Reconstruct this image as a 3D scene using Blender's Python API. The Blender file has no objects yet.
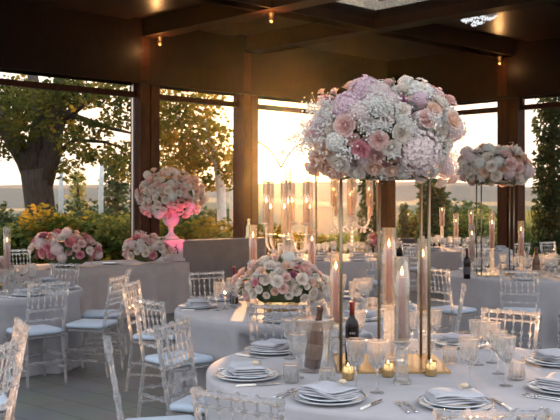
import bpy, math, random
from mathutils import Vector, Matrix, Euler
PI = math.pi
random.seed(7)
SC = bpy.context.scene
COL = SC.collection
F, HY, CH = 860.0, 203.0, 1.63        # focal length in pixels, horizon row, camera height
TZ = 0.75                              # table top height

def at(px, py, z=TZ):
    """ground position of a photo pixel lying on the level z"""
    s = (py - HY) / (CH - z)
    return Vector(((px - 280) / s, F / s, z))
def ats(px, s, z=0.0):
    return Vector(((px - 280) / s, F / s, z))
def pixx(x, y):
    return 280 + F * x / y

# ------------------------------------------------------------------ materials
def mat_new(name):
    m = bpy.data.materials.new(name); m.use_nodes = True
    nt = m.node_tree; nt.nodes.clear()
    out = nt.nodes.new('ShaderNodeOutputMaterial')
    return m, nt, out
def link(nt, a, b): nt.links.new(a, b)
def noise_color(nt, c1, c2, scale, detail=3, coord='Object', lo=.35, hi=.65, stretch=None):
    tc = nt.nodes.new('ShaderNodeTexCoord')
    n = nt.nodes.new('ShaderNodeTexNoise'); n.inputs['Scale'].default_value = scale; n.inputs['Detail'].default_value = detail
    src = tc.outputs[coord]
    if stretch:
        mp = nt.nodes.new('ShaderNodeMapping'); mp.inputs['Scale'].default_value = stretch
        link(nt, src, mp.inputs[0]); src = mp.outputs[0]
    link(nt, src, n.inputs['Vector'])
    r = nt.nodes.new('ShaderNodeValToRGB')
    r.color_ramp.elements[0].position = lo; r.color_ramp.elements[0].color = (*c1, 1)
    r.color_ramp.elements[1].position = hi; r.color_ramp.elements[1].color = (*c2, 1)
    link(nt, n.outputs['Fac'], r.inputs[0])
    return r.outputs[0], n.outputs['Fac']
def pbr(name, c, rough=.5, metal=0, c2=None, scale=20, bump=0, spec=.5, sub=0, coat=0, stretch=None, emit=None, es=0, sheen=0):
    m, nt, out = mat_new(name)
    p = nt.nodes.new('ShaderNodeBsdfPrincipled')
    p.inputs['Roughness'].default_value = rough; p.inputs['Metallic'].default_value = metal
    p.inputs['Specular IOR Level'].default_value = spec
    p.inputs['Base Color'].default_value = (*c, 1)
    if coat: p.inputs['Coat Weight'].default_value = coat
    if sheen: p.inputs['Sheen Weight'].default_value = sheen
    if sub:
        p.inputs['Subsurface Weight'].default_value = sub; p.inputs['Subsurface Radius'].default_value = (.02, .01, .01)
    if emit:
        p.inputs['Emission Color'].default_value = (*emit, 1); p.inputs['Emission Strength'].default_value = es
    if c2 or bump:
        col, fac = noise_color(nt, c, c2 or c, scale, stretch=stretch)
        link(nt, col, p.inputs['Base Color'])
        if bump:
            b = nt.nodes.new('ShaderNodeBump'); b.inputs['Strength'].default_value = bump; b.inputs['Distance'].default_value = .01
            link(nt, fac, b.inputs['Height']); link(nt, b.outputs[0], p.inputs['Normal'])
    link(nt, p.outputs[0], out.inputs[0])
    return m
def clear(name, tint=(.96, .97, .98), blend=.25, milk=.0, milk_col=(.9, .9, .92), rough=.03, lo=.03, hi=.8):
    """thin clear glass or acrylic: see-through, mirror-like at glancing angles, a little milky"""
    m, nt, out = mat_new(name)
    t = nt.nodes.new('ShaderNodeBsdfTransparent'); t.inputs[0].default_value = (*tint, 1)
    g = nt.nodes.new('ShaderNodeBsdfGlossy'); g.inputs['Roughness'].default_value = rough
    lw = nt.nodes.new('ShaderNodeLayerWeight'); lw.inputs['Blend'].default_value = blend
    mr = nt.nodes.new('ShaderNodeMapRange'); mr.inputs['To Min'].default_value = lo; mr.inputs['To Max'].default_value = hi
    link(nt, lw.outputs['Facing'], mr.inputs['Value'])
    mx = nt.nodes.new('ShaderNodeMixShader')
    link(nt, mr.outputs[0], mx.inputs[0]); link(nt, t.outputs[0], mx.inputs[1]); link(nt, g.outputs[0], mx.inputs[2])
    res = mx.outputs[0]
    if milk:
        d = nt.nodes.new('ShaderNodeBsdfDiffuse'); d.inputs[0].default_value = (*milk_col, 1)
        tr = nt.nodes.new('ShaderNodeBsdfTranslucent'); tr.inputs[0].default_value = (*milk_col, 1)
        m1 = nt.nodes.new('ShaderNodeMixShader'); m1.inputs[0].default_value = .45
        link(nt, d.outputs[0], m1.inputs[1]); link(nt, tr.outputs[0], m1.inputs[2])
        m2 = nt.nodes.new('ShaderNodeMixShader'); m2.inputs[0].default_value = milk
        link(nt, res, m2.inputs[1]); link(nt, m1.outputs[0], m2.inputs[2]); res = m2.outputs[0]
    link(nt, res, out.inputs[0])
    return m
def petal(name, c, c2=None, tr=.35, scale=18):
    m, nt, out = mat_new(name)
    col, _ = noise_color(nt, c, c2 or tuple(min(1, v * 1.15 + .02) for v in c), scale)
    d = nt.nodes.new('ShaderNodeBsdfDiffuse'); t = nt.nodes.new('ShaderNodeBsdfTranslucent')
    link(nt, col, d.inputs[0]); link(nt, col, t.inputs[0])
    mx = nt.nodes.new('ShaderNodeMixShader'); mx.inputs[0].default_value = tr
    link(nt, d.outputs[0], mx.inputs[1]); link(nt, t.outputs[0], mx.inputs[2]); link(nt, mx.outputs[0], out.inputs[0])
    return m
def emitter(name, c, s):
    m, nt, out = mat_new(name)
    e = nt.nodes.new('ShaderNodeEmission'); e.inputs[0].default_value = (*c, 1); e.inputs[1].default_value = s
    link(nt, e.outputs[0], out.inputs[0]); return m

def refract(name, tint=(1, 1, 1), rough=.02, ior=1.45, milk=.1, thin=.3, milk_col=(.9, .9, .9)):
    """solid clear glass or acrylic with a touch of see-through and of milkiness"""
    m, nt, out = mat_new(name)
    g = nt.nodes.new('ShaderNodeBsdfGlass'); g.inputs['Color'].default_value = (*tint, 1); g.inputs['Roughness'].default_value = rough; g.inputs['IOR'].default_value = ior
    t = nt.nodes.new('ShaderNodeBsdfTransparent'); t.inputs[0].default_value = (.995, .995, .995, 1)
    d = nt.nodes.new('ShaderNodeBsdfTranslucent'); d.inputs[0].default_value = (*milk_col, 1)
    d2 = nt.nodes.new('ShaderNodeBsdfDiffuse'); d2.inputs[0].default_value = (*milk_col, 1)
    res = g.outputs[0]
    mk = milk if hasattr(milk, '__len__') else (milk, milk)
    for sh, f in ((t, thin), (d, mk[0]), (d2, mk[1])):
        mx = nt.nodes.new('ShaderNodeMixShader'); mx.inputs[0].default_value = f
        link(nt, res, mx.inputs[1]); link(nt, sh.outputs[0], mx.inputs[2]); res = mx.outputs[0]
    link(nt, res, out.inputs[0]); return m
M = {}
M['acrylic'] = refract('acrylic', (.97, .97, .98), .05, 1.47, (.13, .08), .30, (.92, .91, .91))
M['glass'] = refract('glass', (1, 1, 1), .0, 1.45, (.06, .03), .58, (1, .98, .95))
M['crystal'] = refract('crystal', (1, 1, 1), .0, 1.5, (.16, .10), .18, (1, .96, .90))
M['tubeglass'] = clear('tube_glass', (.98, .95, .89), .27, .11, (1, .86, .68), .05, .06, .8)  # warm tint carries the golden sun and flame glow on the tubes
M['thinglass'] = clear('thin_glass', (.99, .99, .99), .25, .012, (.95, .95, .95), .03, .04, .8)
M['pane'] = clear('pane', (.50, .53, .55), .2, 0, rough=.01)
M['cushion'] = pbr('cushion', (.45, .54, .66), .8, c2=(.49, .58, .70), scale=40, bump=.05, sheen=.3)
M['cloth'] = pbr('cloth', (.36, .345, .37), .85, c2=(.39, .375, .40), scale=9, bump=.04, sheen=.2)
M['cloth_warm'] = pbr('cloth_warm', (.37, .31, .30), .85, c2=(.40, .34, .33), scale=9, bump=.04, sheen=.2)
M['napkin'] = pbr('napkin', (.42, .42, .46), .85, c2=(.46, .46, .50), scale=60, bump=.08)
M['charger'] = pbr('charger', (.55, .60, .66), .18, c2=(.60, .64, .7), scale=6, coat=.5)
M['rimsilver'] = pbr('rim_silver', (.75, .75, .76), .2, 1)
M['china'] = pbr('china', (.72, .76, .82), .15, coat=.4)
M['silver'] = pbr('silver', (.80, .80, .80), .18, 1)
M['ivory'] = pbr('ivory', (.78, .74, .68), .3)
M['gold'] = pbr('gold', (.72, .47, .20), .25, 1, c2=(.80, .56, .27), scale=25)
M['goldrim'] = pbr('gold_rim', (.85, .58, .38), .25, 1)
M['bronze'] = pbr('bronze', (.22, .175, .11), .35, 1)
M['pebble'] = pbr('pebble', (.55, .42, .28), .5, c2=(.7, .6, .45), scale=60)
M['bottle'] = pbr('bottle', (.012, .006, .006), .12, spec=.3)
M['bottle_brown'] = pbr('bottle_brown', (.15, .055, .018), .15, spec=.35)
M['label'] = pbr('label', (.05, .045, .06), .6)
M['label_mark'] = pbr('label_mark', (.32, .30, .30), .6)
M['label_pale'] = pbr('label_pale', (.20, .12, .07), .5)
M['foil_red'] = pbr('foil_red', (.30, .05, .05), .3, .6)
M['foil_brown'] = pbr('foil_brown', (.09, .035, .018), .35, .4)
M['candle'] = petal('candle', (.72, .39, .48), (.76, .44, .52), .4, 10)
M['candle_pale'] = petal('candle_pale', (.92, .76, .62), (.95, .82, .70), .6, 10)
M['flame'] = emitter('flame', (1, .62, .22), 15)
M['wick'] = pbr('wick', (.03, .02, .02), .9)
M['wax_glow'] = pbr('wax_glow', (.85, .6, .3), .5, emit=(1, .55, .2), es=.8)
M['stone'] = pbr('stone', (.50, .43, .44), .8, c2=(.57, .50, .50), scale=14, bump=.1)
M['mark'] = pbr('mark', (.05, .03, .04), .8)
M['greywall'] = pbr('greywall', (.17, .165, .17), .85, c2=(.20, .195, .2), scale=5, bump=.05)
def wood(name, c, c2, rough=.45):
    return pbr(name, c, rough, c2=c2, scale=6, bump=.12, stretch=(6, 6, .5), spec=.10)
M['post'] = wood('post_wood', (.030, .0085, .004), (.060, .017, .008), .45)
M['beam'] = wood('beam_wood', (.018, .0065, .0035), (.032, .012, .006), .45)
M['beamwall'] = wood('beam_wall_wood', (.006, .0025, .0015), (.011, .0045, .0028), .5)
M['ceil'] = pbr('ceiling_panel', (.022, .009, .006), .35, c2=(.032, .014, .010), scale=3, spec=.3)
M['metalguide'] = pbr('metal_guide', (.55, .50, .46), .3, 1)
M['white_lattice'] = pbr('white_lattice', (.20, .21, .22), .5)
M['bark'] = pbr('bark', (.035, .026, .020), .95, c2=(.07, .05, .04), scale=7, bump=.8, stretch=(3, 3, .6))
M['palebark'] = pbr('palebark', (.50, .52, .52), .8, c2=(.62, .62, .60), scale=9)
M['stem'] = pbr('stem', (.10, .15, .05), .7)
def leafmat(name, c1, c2, tr=.5, scale=1.6):
    return petal(name, c1, c2, tr, scale)
M['leaf_dark'] = leafmat('leaf_dark', (.03, .05, .015), (.16, .14, .03), .5)
M['leaf_gold'] = leafmat('leaf_gold', (.06, .085, .018), (.34, .22, .03), .5, 1.1)
M['leaf_mid'] = leafmat('leaf_mid', (.055, .09, .025), (.17, .18, .05), .5)
M['leaf_cypress'] = leafmat('leaf_cypress', (.035, .06, .03), (.08, .11, .05), .4)
M['leaf_bright'] = leafmat('leaf_bright', (.16, .20, .06), (.36, .33, .12), .5)
M['leaf_bouquet'] = leafmat('leaf_bouquet', (.07, .12, .05), (.17, .20, .10), .4, 12)
M['rose_blush'] = petal('rose_blush', (.80, .55, .52), (.88, .68, .63))
M['rose_peach'] = petal('rose_peach', (.84, .58, .45), (.90, .72, .60))
M['rose_cream'] = petal('rose_cream', (.82, .74, .66), (.88, .82, .76))
M['rose_pink'] = petal('rose_pink', (.70, .28, .34), (.80, .42, .45))
M['rose_mauve'] = petal('rose_mauve', (.42, .16, .24), (.56, .26, .34))
M['hyd_lilac'] = petal('hyd_lilac', (.72, .54, .62), (.84, .70, .75), .3, 30)
M['hyd_white'] = petal('hyd_white', (.74, .73, .68), (.88, .86, .84), .3, 30)
M['hyd_blush'] = petal('hyd_blush', (.78, .65, .64), (.86, .76, .75), .3, 30)
M['breath'] = petal('breath', (.84, .82, .78), (.9, .88, .86), .3)
M['lamp_brass'] = pbr('lamp_brass', (.6, .4, .18), .3, 1)
M['lamp_glow'] = emitter('lamp_glow', (1, .5, .15), 2)
M['glint_white'] = emitter('glint_white', (.95, .97, 1), .75)  # glow of the beads added for the ceiling reflection
M['dark'] = pbr('dark_fabric', (.02, .02, .02), .8)
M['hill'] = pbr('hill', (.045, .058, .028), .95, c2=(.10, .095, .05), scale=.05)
M['hill_far'] = pbr('hill_far', (.095, .085, .062), .95, c2=(.15, .125, .09), scale=.02)  # muted brownish tone has the distance haze mixed into the colour
M['ground'] = pbr('ground', (.035, .045, .018), .95, c2=(.075, .075, .035), scale=.8, bump=.3)
M['lantern'] = pbr('lantern_white', (.8, .72, .6), .5)

def floor_mat():
    m, nt, out = mat_new('floor_tiles')
    p = nt.nodes.new('ShaderNodeBsdfPrincipled'); p.inputs['Roughness'].default_value = .45
    tc = nt.nodes.new('ShaderNodeTexCoord'); mp = nt.nodes.new('ShaderNodeMapping')
    mp.inputs['Rotation'].default_value = (0, 0, .72)
    b = nt.nodes.new('ShaderNodeTexBrick'); b.inputs['Scale'].default_value = 1.0
    b.inputs['Brick Width'].default_value = 1.2; b.inputs['Row Height'].default_value = .3; b.inputs['Mortar Size'].default_value = .008
    b.inputs['Color1'].default_value = (.19, .195, .19, 1); b.inputs['Color2'].default_value = (.23, .23, .225, 1)
    b.inputs['Mortar'].default_value = (.11, .11, .11, 1)
    link(nt, tc.outputs['Object'], mp.inputs[0]); link(nt, mp.outputs[0], b.inputs['Vector'])
    n = nt.nodes.new('ShaderNodeTexNoise'); n.inputs['Scale'].default_value = 2.5; n.inputs['Detail'].default_value = 5
    link(nt, tc.outputs['Object'], n.inputs['Vector'])
    mx = nt.nodes.new('ShaderNodeMix'); mx.data_type = 'RGBA'; mx.blend_type = 'MULTIPLY'; mx.inputs[0].default_value = .5
    link(nt, b.outputs[0], mx.inputs[6]); link(nt, n.outputs['Color'], mx.inputs[7])
    link(nt, mx.outputs[2], p.inputs['Base Color']); link(nt, p.outputs[0], out.inputs[0])
    return m
M['floor'] = floor_mat()

# ------------------------------------------------------------------ mesh builder
class MB:
    def __init__(s): s.v = []; s.f = []
    def add(s, vs, fs):
        o = len(s.v); s.v += [tuple(v) for v in vs]; s.f += [tuple(i + o for i in f) for f in fs]; return s
    def box(s, c, d, rz=0, tilt=None):
        x, y, z = d[0] / 2, d[1] / 2, d[2] / 2
        mt = Matrix.Rotation(rz, 3, 'Z')
        if tilt is not None: mt = mt @ tilt
        vs = [Vector(c) + mt @ Vector((sx * x, sy * y, sz * z)) for sx in (-1, 1) for sy in (-1, 1) for sz in (-1, 1)]
        return s.add(vs, [(0, 1, 3, 2), (4, 6, 7, 5), (0, 4, 5, 1), (2, 3, 7, 6), (0, 2, 6, 4), (1, 5, 7, 3)])
    def rbox(s, c, d, r, rz=0, seg=4):
        """slab with rounded plan corners and softened top edge"""
        x, y, z = d[0] / 2, d[1] / 2, d[2]
        rings = []
        for inset, zz in ((.6 * r, 0), (0, .25 * z), (0, .7 * z), (.35 * r, .93 * z), (.9 * r, z)):
            ring = []
            for k, (sx, sy) in enumerate(((1, 1), (-1, 1), (-1, -1), (1, -1))):
                for j in range(seg + 1):
                    a = k * PI / 2 + j / seg * PI / 2
                    ring.append(((sx * (x - r)) + (r - inset) * math.cos(a), (sy * (y - r)) + (r - inset) * math.sin(a), zz))
            rings.append(ring)
        mt = Matrix.Rotation(rz, 3, 'Z'); n = len(rings[0]); vs = []; fs = []
        for ring in rings: vs += [Vector(c) + mt @ Vector(p) for p in ring]
        for i in range(len(rings) - 1):
            for j in range(n):
                fs.append((i * n + j, i * n + (j + 1) % n, (i + 1) * n + (j + 1) % n, (i + 1) * n + j))
        fs.append(tuple(range(n - 1, -1, -1))); fs.append(tuple((len(rings) - 1) * n + j for j in range(n)))
        return s.add(vs, fs)
    def tube(s, pts, rad, n=8, cap=True):
        pts = [Vector(p) for p in pts]
        if not hasattr(rad, '__len__'): rad = [rad] * len(pts)
        vs = []; fs = []
        t0 = (pts[1] - pts[0]).normalized()
        ref = Vector((0, 0, 1)) if abs(t0.z) < .8 else Vector((0, 1, 0))
        u = t0.cross(ref).normalized()
        for i, p in enumerate(pts):
            a = pts[max(0, i - 1)]; b = pts[min(len(pts) - 1, i + 1)]
            t = (b - a)
            t = t.normalized() if t.length > 1e-9 else t0
            u = (u - t * u.dot(t)).normalized(); w = t.cross(u)
            for k in range(n):
                an = 2 * PI * k / n
                vs.append(p + (u * math.cos(an) + w * math.sin(an)) * rad[i])
        for i in range(len(pts) - 1):
            for k in range(n):
                fs.append((i * n + k, i * n + (k + 1) % n, (i + 1) * n + (k + 1) % n, (i + 1) * n + k))
        if cap:
            fs.append(tuple(range(n - 1, -1, -1))); fs.append(tuple((len(pts) - 1) * n + k for k in range(n)))
        return s.add(vs, fs)
    def lathe(s, prof, n=20, c=(0, 0, 0), closed=False):
        vs = []; fs = []; c = Vector(c)
        for r, z in prof:
            for k in range(n):
                a = 2 * PI * k / n; vs.append(c + Vector((r * math.cos(a), r * math.sin(a), z)))
        m = len(prof)
        for i in range(m - 1):
            for k in range(n):
                fs.append((i * n + k, i * n + (k + 1) % n, (i + 1) * n + (k + 1) % n, (i + 1) * n + k))
        if not closed:
            if prof[0][0] > 1e-4: fs.append(tuple(range(n - 1, -1, -1)))
            if prof[-1][0] > 1e-4: fs.append(tuple((m - 1) * n + k for k in range(n)))
        return s.add(vs, fs)
    def ball(s, c, r, n=10, m=7, sq=(1, 1, 1)):
        prof = [(max(1e-5, r * math.sin(PI * i / m)), -r * math.cos(PI * i / m)) for i in range(m + 1)]
        t = MB(); t.lathe(prof, n)
        return s.add([Vector((v[0] * sq[0], v[1] * sq[1], v[2] * sq[2])) + Vector(c) for v in t.v], t.f)
    def mesh(s, name, mat=None, smooth=True):
        me = bpy.data.meshes.new(name); me.from_pydata(s.v, [], s.f); me.update()
        if mat: me.materials.append(mat)
        if smooth: me.polygons.foreach_set('use_smooth', [True] * len(me.polygons))
        return me

def put(name, mesh, parent=None, loc=None, rot=None, scale=None, mat=None):
    o = bpy.data.objects.new(name, mesh); COL.objects.link(o)
    if parent: o.parent = parent
    if loc is not None: o.location = loc
    if rot is not None: o.rotation_euler = rot
    if scale is not None: o.scale = scale if hasattr(scale, '__len__') else (scale,) * 3
    if mat is not None:
        o.material_slots[0].link = 'OBJECT'; o.material_slots[0].material = mat
    return o
def tag(o, label, cat, group=None, kind=None):
    o['label'] = label; o['category'] = cat
    if group: o['group'] = group
    if kind: o['kind'] = kind
    return o
def thing(name, label, cat, loc=(0, 0, 0), rz=0, group=None):
    o = bpy.data.objects.new(name, None); COL.objects.link(o); o.empty_display_size = .05
    o.location = loc; o.rotation_euler = (0, 0, rz)
    return tag(o, label, cat, group)
def struct(name, mb, mat, smooth=False):
    o = put(name, mb.mesh(name, mat, smooth)); o['kind'] = 'structure'; return o
ORD = 'first second third fourth fifth sixth seventh eighth ninth tenth eleventh twelfth'.split()
def ordn(i): return ORD[i] if i < 12 else '%dth' % (i + 1) if (i + 1) % 10 not in (1, 2, 3) or i < 20 else '%d%s' % (i + 1, {1: 'st', 2: 'nd', 3: 'rd'}[(i + 1) % 10])
def label_by_order(objs, template):
    """left-to-right order as seen from the camera"""
    objs = sorted(objs, key=lambda o: o.location.x / o.location.y)
    for i, o in enumerate(objs):
        w = 'leftmost' if i == 0 else 'rightmost' if i == len(objs) - 1 and len(objs) > 1 else ordn(i) + ' from the left'
        o['label'] = template.replace('#', w)

# ------------------------------------------------------------------ room shell
KX, KY = 1.12, 1.12 * F / 620
C0 = Vector((2.19 * KX, 12.8 * KY, 0))
a_ = (C0 - Vector((-4.0 * KX, 8.86 * KY, 0))).normalized()       # along the left wall, away from us
b_ = (Vector((4.92 * KX, 10.9 * KY, 0)) - C0).normalized()        # along the right wall, towards us
def G(i, j, z=0): return C0 - a_ * i + b_ * j + Vector((0, 0, z))
RA = math.atan2(a_.y, a_.x); RB = math.atan2(b_.y, b_.x)
I2, I1, I0 = 4.17, 6.52, 10.7
J4, J5 = 3.2, 6.5
ZH, ZB, ZC = 3.76, 4.60, 4.92
fl = MB(); fl.add([(-14, -10, 0), (14, -10, 0), (14, 10, 0)] , [])
pts = [G(0, 0), G(15, 0), G(24, 6), G(24, 22), G(12, 22), G(0, 16)]
fl = MB(); fl.add([(p.x, p.y, 0) for p in pts] + [(p.x, p.y, -.12) for p in pts],
    [tuple(range(6))[::1], tuple(range(11, 5, -1))] + [(k, k + 6, (k + 1) % 6 + 6, (k + 1) % 6) for k in range(6)])
struct('floor', fl, M['floor'])

def post(name, i, j, w=.43, twin=True, ang=RA):
    p = G(i, j); mb = MB(); d = Vector((math.cos(ang), math.sin(ang), 0))
    if twin:
        mb.box(p - d * (w * .27) + Vector((0, 0, ZB / 2)), (w * .46, .34, ZB), ang)
        mb.box(p + d * (w * .27) + Vector((0, 0, ZB / 2)), (w * .42, .30, ZB), ang)
        mb.box(p + Vector((0, 0, ZB / 2)), (w * .30, .20, ZB), ang)
    else:
        mb.box(p + Vector((0, 0, ZB / 2)), (w, .36, ZB), ang)
    o = struct(name, mb, M['post']); return o
post('wall_left_post', I1, 0); post('wall_left_post', I2, 0, .40); post('wall_left_post', I0, 0)
post('wall_corner_post', 0, 0, .42, True, (RA + RB) / 2)
post('wall_right_post', 0, J4, .46, True, RB); post('wall_right_post', 0, J5 + .6, .43, True, RB)
# beams over the openings
def beam(name, p, q, z0, z1, w, mat, lip=0):
    d = q - p; L = d.length; ang = math.atan2(d.y, d.x); c = (p + q) / 2
    mb = MB(); mb.box((c.x, c.y, (z0 + z1) / 2), (L, w, z1 - z0), ang)
    if lip: mb.box((c.x, c.y, z0 + .03), (L, w + lip, .06), ang)
    return struct(name, mb, mat)
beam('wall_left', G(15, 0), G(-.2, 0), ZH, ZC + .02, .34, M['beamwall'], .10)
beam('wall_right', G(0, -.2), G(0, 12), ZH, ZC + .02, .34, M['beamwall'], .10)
# blind rails under the beams: a bar with a bright gap over it
def rail(name, p, q):
    d = (q - p).normalized(); p = p + d * .24; q = q - d * .24
    mb = MB(); ang = math.atan2(d.y, d.x); c = (p + q) / 2
    mb.box((c.x, c.y, ZH - .19), ((q - p).length, .10, .10), ang)
    for t in (p, q): mb.box((t.x, t.y, ZH - .10), (.05, .08, .26), ang)
    o = struct(name, mb, M['post']); return o
rail('trim_1', G(I0, 0), G(I1, 0)); rail('trim_2', G(I1, 0), G(I2, 0)); rail('trim_3', G(I2, 0), G(0, 0))
rail('trim_4', G(0, 0), G(0, J4)); rail('trim_5', G(0, J4), G(0, J5 + .6))
k = 6
for i, j, dx, ang in ((I1 - .26, 0, 0, RA), (I2 - .25, 0, 0, RA), (0, J4 - .28, 0, RB), (I1 + .26, 0, 0, RA)):
    p = G(i, j); mb = MB(); mb.box((p.x, p.y, ZH / 2), (.035, .05, ZH), ang)
    struct('trim_%d' % k, mb, M['metalguide']); k += 1
# ceiling: beam grid parallel to both walls, timber panels round a glazed middle
far_i, far_j = 15.0, 12.0
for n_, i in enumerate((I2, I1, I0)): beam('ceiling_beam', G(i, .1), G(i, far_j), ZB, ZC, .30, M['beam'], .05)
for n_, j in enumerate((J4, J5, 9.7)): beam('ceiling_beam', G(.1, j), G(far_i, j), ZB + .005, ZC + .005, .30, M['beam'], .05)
def panel(i0, i1, j0, j1, z=ZC):
    q = [G(i0, j0), G(i1, j0), G(i1, j1), G(i0, j1)]
    mb = MB(); mb.add([(p.x, p.y, z) for p in q] + [(p.x, p.y, z + .03) for p in q],
        [(0, 1, 2, 3), (7, 6, 5, 4)] + [(k, k + 4, (k + 1) % 4 + 4, (k + 1) % 4) for k in range(4)])
    return mb
for cell in ((-.3, I2, -.3, J4), (I2, I1, -.3, J4), (I1, I0, -.3, J4), (I0, far_i, -.3, J4), (-.3, I2, J4, J5), (-.3, I2, J5, far_j)):
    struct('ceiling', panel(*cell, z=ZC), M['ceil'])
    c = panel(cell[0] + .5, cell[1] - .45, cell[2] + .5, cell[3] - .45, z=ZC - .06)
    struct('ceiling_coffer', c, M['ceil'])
struct('window_1', panel(I2, far_i, J4, far_j, z=ZB + .17), M['pane'])
# bowed white lattice standing over the skylight
mb = MB()
for k in range(15):
    j = J4 + .3 + k * .42
    mb.tube([G(I2 + .2 + t * .55, j, ZC + .15 + 1.5 * math.sin(min(1, t / 9) * PI)) for t in range(10)], .03, 5)
for k in range(10):
    i = I2 + .2 + k * .55
    z = ZC + .15 + 1.5 * math.sin(min(1, k / 9) * PI)
    mb.tube([G(i, J4 + .3, z), G(i, J4 + 6.2, z)], .03, 5)
struct('ceiling_lattice', mb, M['white_lattice'])
# low grey wall in the second bay
p, q = G(I1 - .3, .35), G(I2 - .12, .35)
c = (p + q) / 2; mb = MB(); mb.box((c.x, c.y, .46), ((q - p).length, .22, .92), RA); mb.box((c.x, c.y, .935), ((q - p).length + .03, .26, .03), RA)
struct('wall_low', mb, M['greywall'])
lw_z = .95
mb = MB(); mb.lathe([(.06, 0), (.065, .02), (.05, .05), (.05, .2), (.03, .25), (.022, .3), (.02, .33), (.035, .35), (.01, .38)], 12)
lp = G(I2 + .25, .35, lw_z)
tag(put('lantern', mb.mesh('lantern', M['lantern']), None, lp), 'small cream bottle-shaped lantern on the low grey wall', 'lantern')

# small lamps where beams meet
def lamp(i, j, label, power=10):
    p = G(i, j, ZB - .001)
    t = thing('ceiling_lamp', label, 'lamp', p)
    mb = MB(); mb.lathe([(.05, 0), (.05, -.03), (.035, -.05), (.035, -.14), (.045, -.15)], 12); put('lamp_body', mb.mesh('lamp_body', M['lamp_brass']), t)
    mb = MB(); mb.ball((0, 0, -.155), .022); put('bulb', mb.mesh('bulb', M['lamp_glow']), t)
    l = bpy.data.lights.new('lamp_light', 'POINT'); l.energy = power; l.color = (1, .5, .18); l.shadow_soft_size = .05
    lo = bpy.data.objects.new('lamp_light', l); COL.objects.link(lo); lo.location = p + Vector((-.05, -.12, -.22))
    return t
lamp(I1 + .0, .42, 'small brass ceiling lamp under the beam above the flower urn', 16)
lamp(I1, J4, 'small brass ceiling lamp where beams cross at the top edge', 22)
lamp(.42, J4, 'small brass ceiling lamp above the right-hand wooden post', 12)
# glowing beads added in place of a bright reflection on the panel
t = thing('panel_glint', 'glowing bead stand-in for a reflection left of the skylight corner beam, near the right post', 'reflection stand-in', (0, 0, 0))
pc = Vector(((479 - 280) / 58.0, F / 58.0, CH + 176 / 58.0))
t.location = pc + Vector((0, 0, .12)); t['label'] = 'glowing bead stand-in for a reflection on the dark panel right of the skylight'
mb = MB(); mb.box((0, 0, .1), (.5, .3, .03), RB); mb.tube([(0, 0, .1), (0, 0, ZC - t.location.z - .07)], .015, 6); put('frame', mb.mesh('frame', M['beam']), t)
mb = MB()
for k in range(150):
    x = random.uniform(-.29, .29); mb.ball((x, random.uniform(-.14, .14), .06 - random.random() * .16 * (1 - abs(x + .05) / .36)), random.uniform(.010, .02), 5, 4)
put('glint_bead', mb.mesh('glint_bead', M['glint_white'], False), t)['kind'] = 'stuff'

# ------------------------------------------------------------------ chair
def bead_profile(L, beads, r, k=1.65):
    out = [(0, r)]
    for b in beads:
        out += [(b - .012, r), (b - .005, r * k), (b + .005, r * k), (b + .012, r)]
    out.append((L, r)); return out
def turned(p, q, r, beads, n=7, k=1.65):
    p = Vector(p); q = Vector(q); L = (q - p).length; d = (q - p) / L
    pr = bead_profile(L, [b * L for b in beads], r, k)
    mb = MB(); mb.tube([p + d * t for t, _ in pr], [x for _, x in pr], n); return mb
CHM = {}
def back_pt(x, z):               # the back posts lean backwards above the seat
    y = -.185 - max(0, z - .44) * .17 + (-.05 * (.44 - z) / .44 if z < .44 else 0)
    return Vector((x, y, z))
def chair_meshes():
    A = M['acrylic']
    for sgn, nm in ((-1, 'rl'), (1, 'rr')):
        zs = [0, .10, .20, .205, .215, .22, .30, .44, .455, .465, .58, .585, .595, .60, .68, .685, .695, .70, .86, .865, .875, .88, .905, .91, .925, .93]
        mb = MB(); mb.tube([back_pt(sgn * (.175 + (.44 - z) * .03 if z < .44 else .175 + (z - .44) * .03), z) for z in zs],
            [.012, .014, .014, .020, .020, .014, .015, .015, .020, .015, .014, .019, .019, .014, .014, .019, .019, .013, .013, .018, .018, .013, .013, .018, .018, .008], 8)
        CHM[nm] = mb.mesh('leg', A)
    for sgn, nm in ((-1, 'fl'), (1, 'fr')):
        CHM[nm] = turned((sgn * .19, .185, 0), (sgn * .19, .185, .43), .016, (.25, .5, .92)).mesh('leg', A)
    for z, r in ((.912, .013), (.862, .007), (.675, .009), (.585, .010)):
        w = .178 + (z - .44) * .03
        CHM['rail%.3f' % z] = turned(back_pt(-w, z), back_pt(w, z), r, (.06, .28, .5, .72, .94)).mesh('back_rail', A)
    CHM['spindle'] = turned((0, 0, 0), (0, back_pt(0, .905).y - back_pt(0, .675).y, .23), .0045, (.2, .5, .8), 7, 2.5).mesh('spindle', A)
    mb = MB(); mb.rbox((0, 0, .415), (.41, .40, .03), .03); CHM['frame'] = mb.mesh('seat_frame', A)
    mb = MB(); mb.rbox((0, .005, .446), (.40, .39, .048), .045); CHM['cushion'] = mb.mesh('cushion', M['cushion'])
    CHM['str_front'] = turned((-.19, .185, .21), (.19, .185, .21), .011, (.2, .5, .8)).mesh('stretcher', A)
    CHM['str_back'] = turned(back_pt(-.18, .21), back_pt(.18, .21), .011, (.2, .5, .8)).mesh('stretcher', A)
    for sgn, nm in ((-1, 'sl'), (1, 'sr')):
        CHM[nm] = turned((sgn * .187, .185, .25), back_pt(sgn * .182, .25), .011, (.25, .5, .75)).mesh('stretcher', A)
        CHM[nm + '2'] = turned((sgn * .187, .185, .15), back_pt(sgn * .182, .15), .011, (.25, .5, .75)).mesh('stretcher', A)
chair_meshes()
CHAIRS = []
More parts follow.
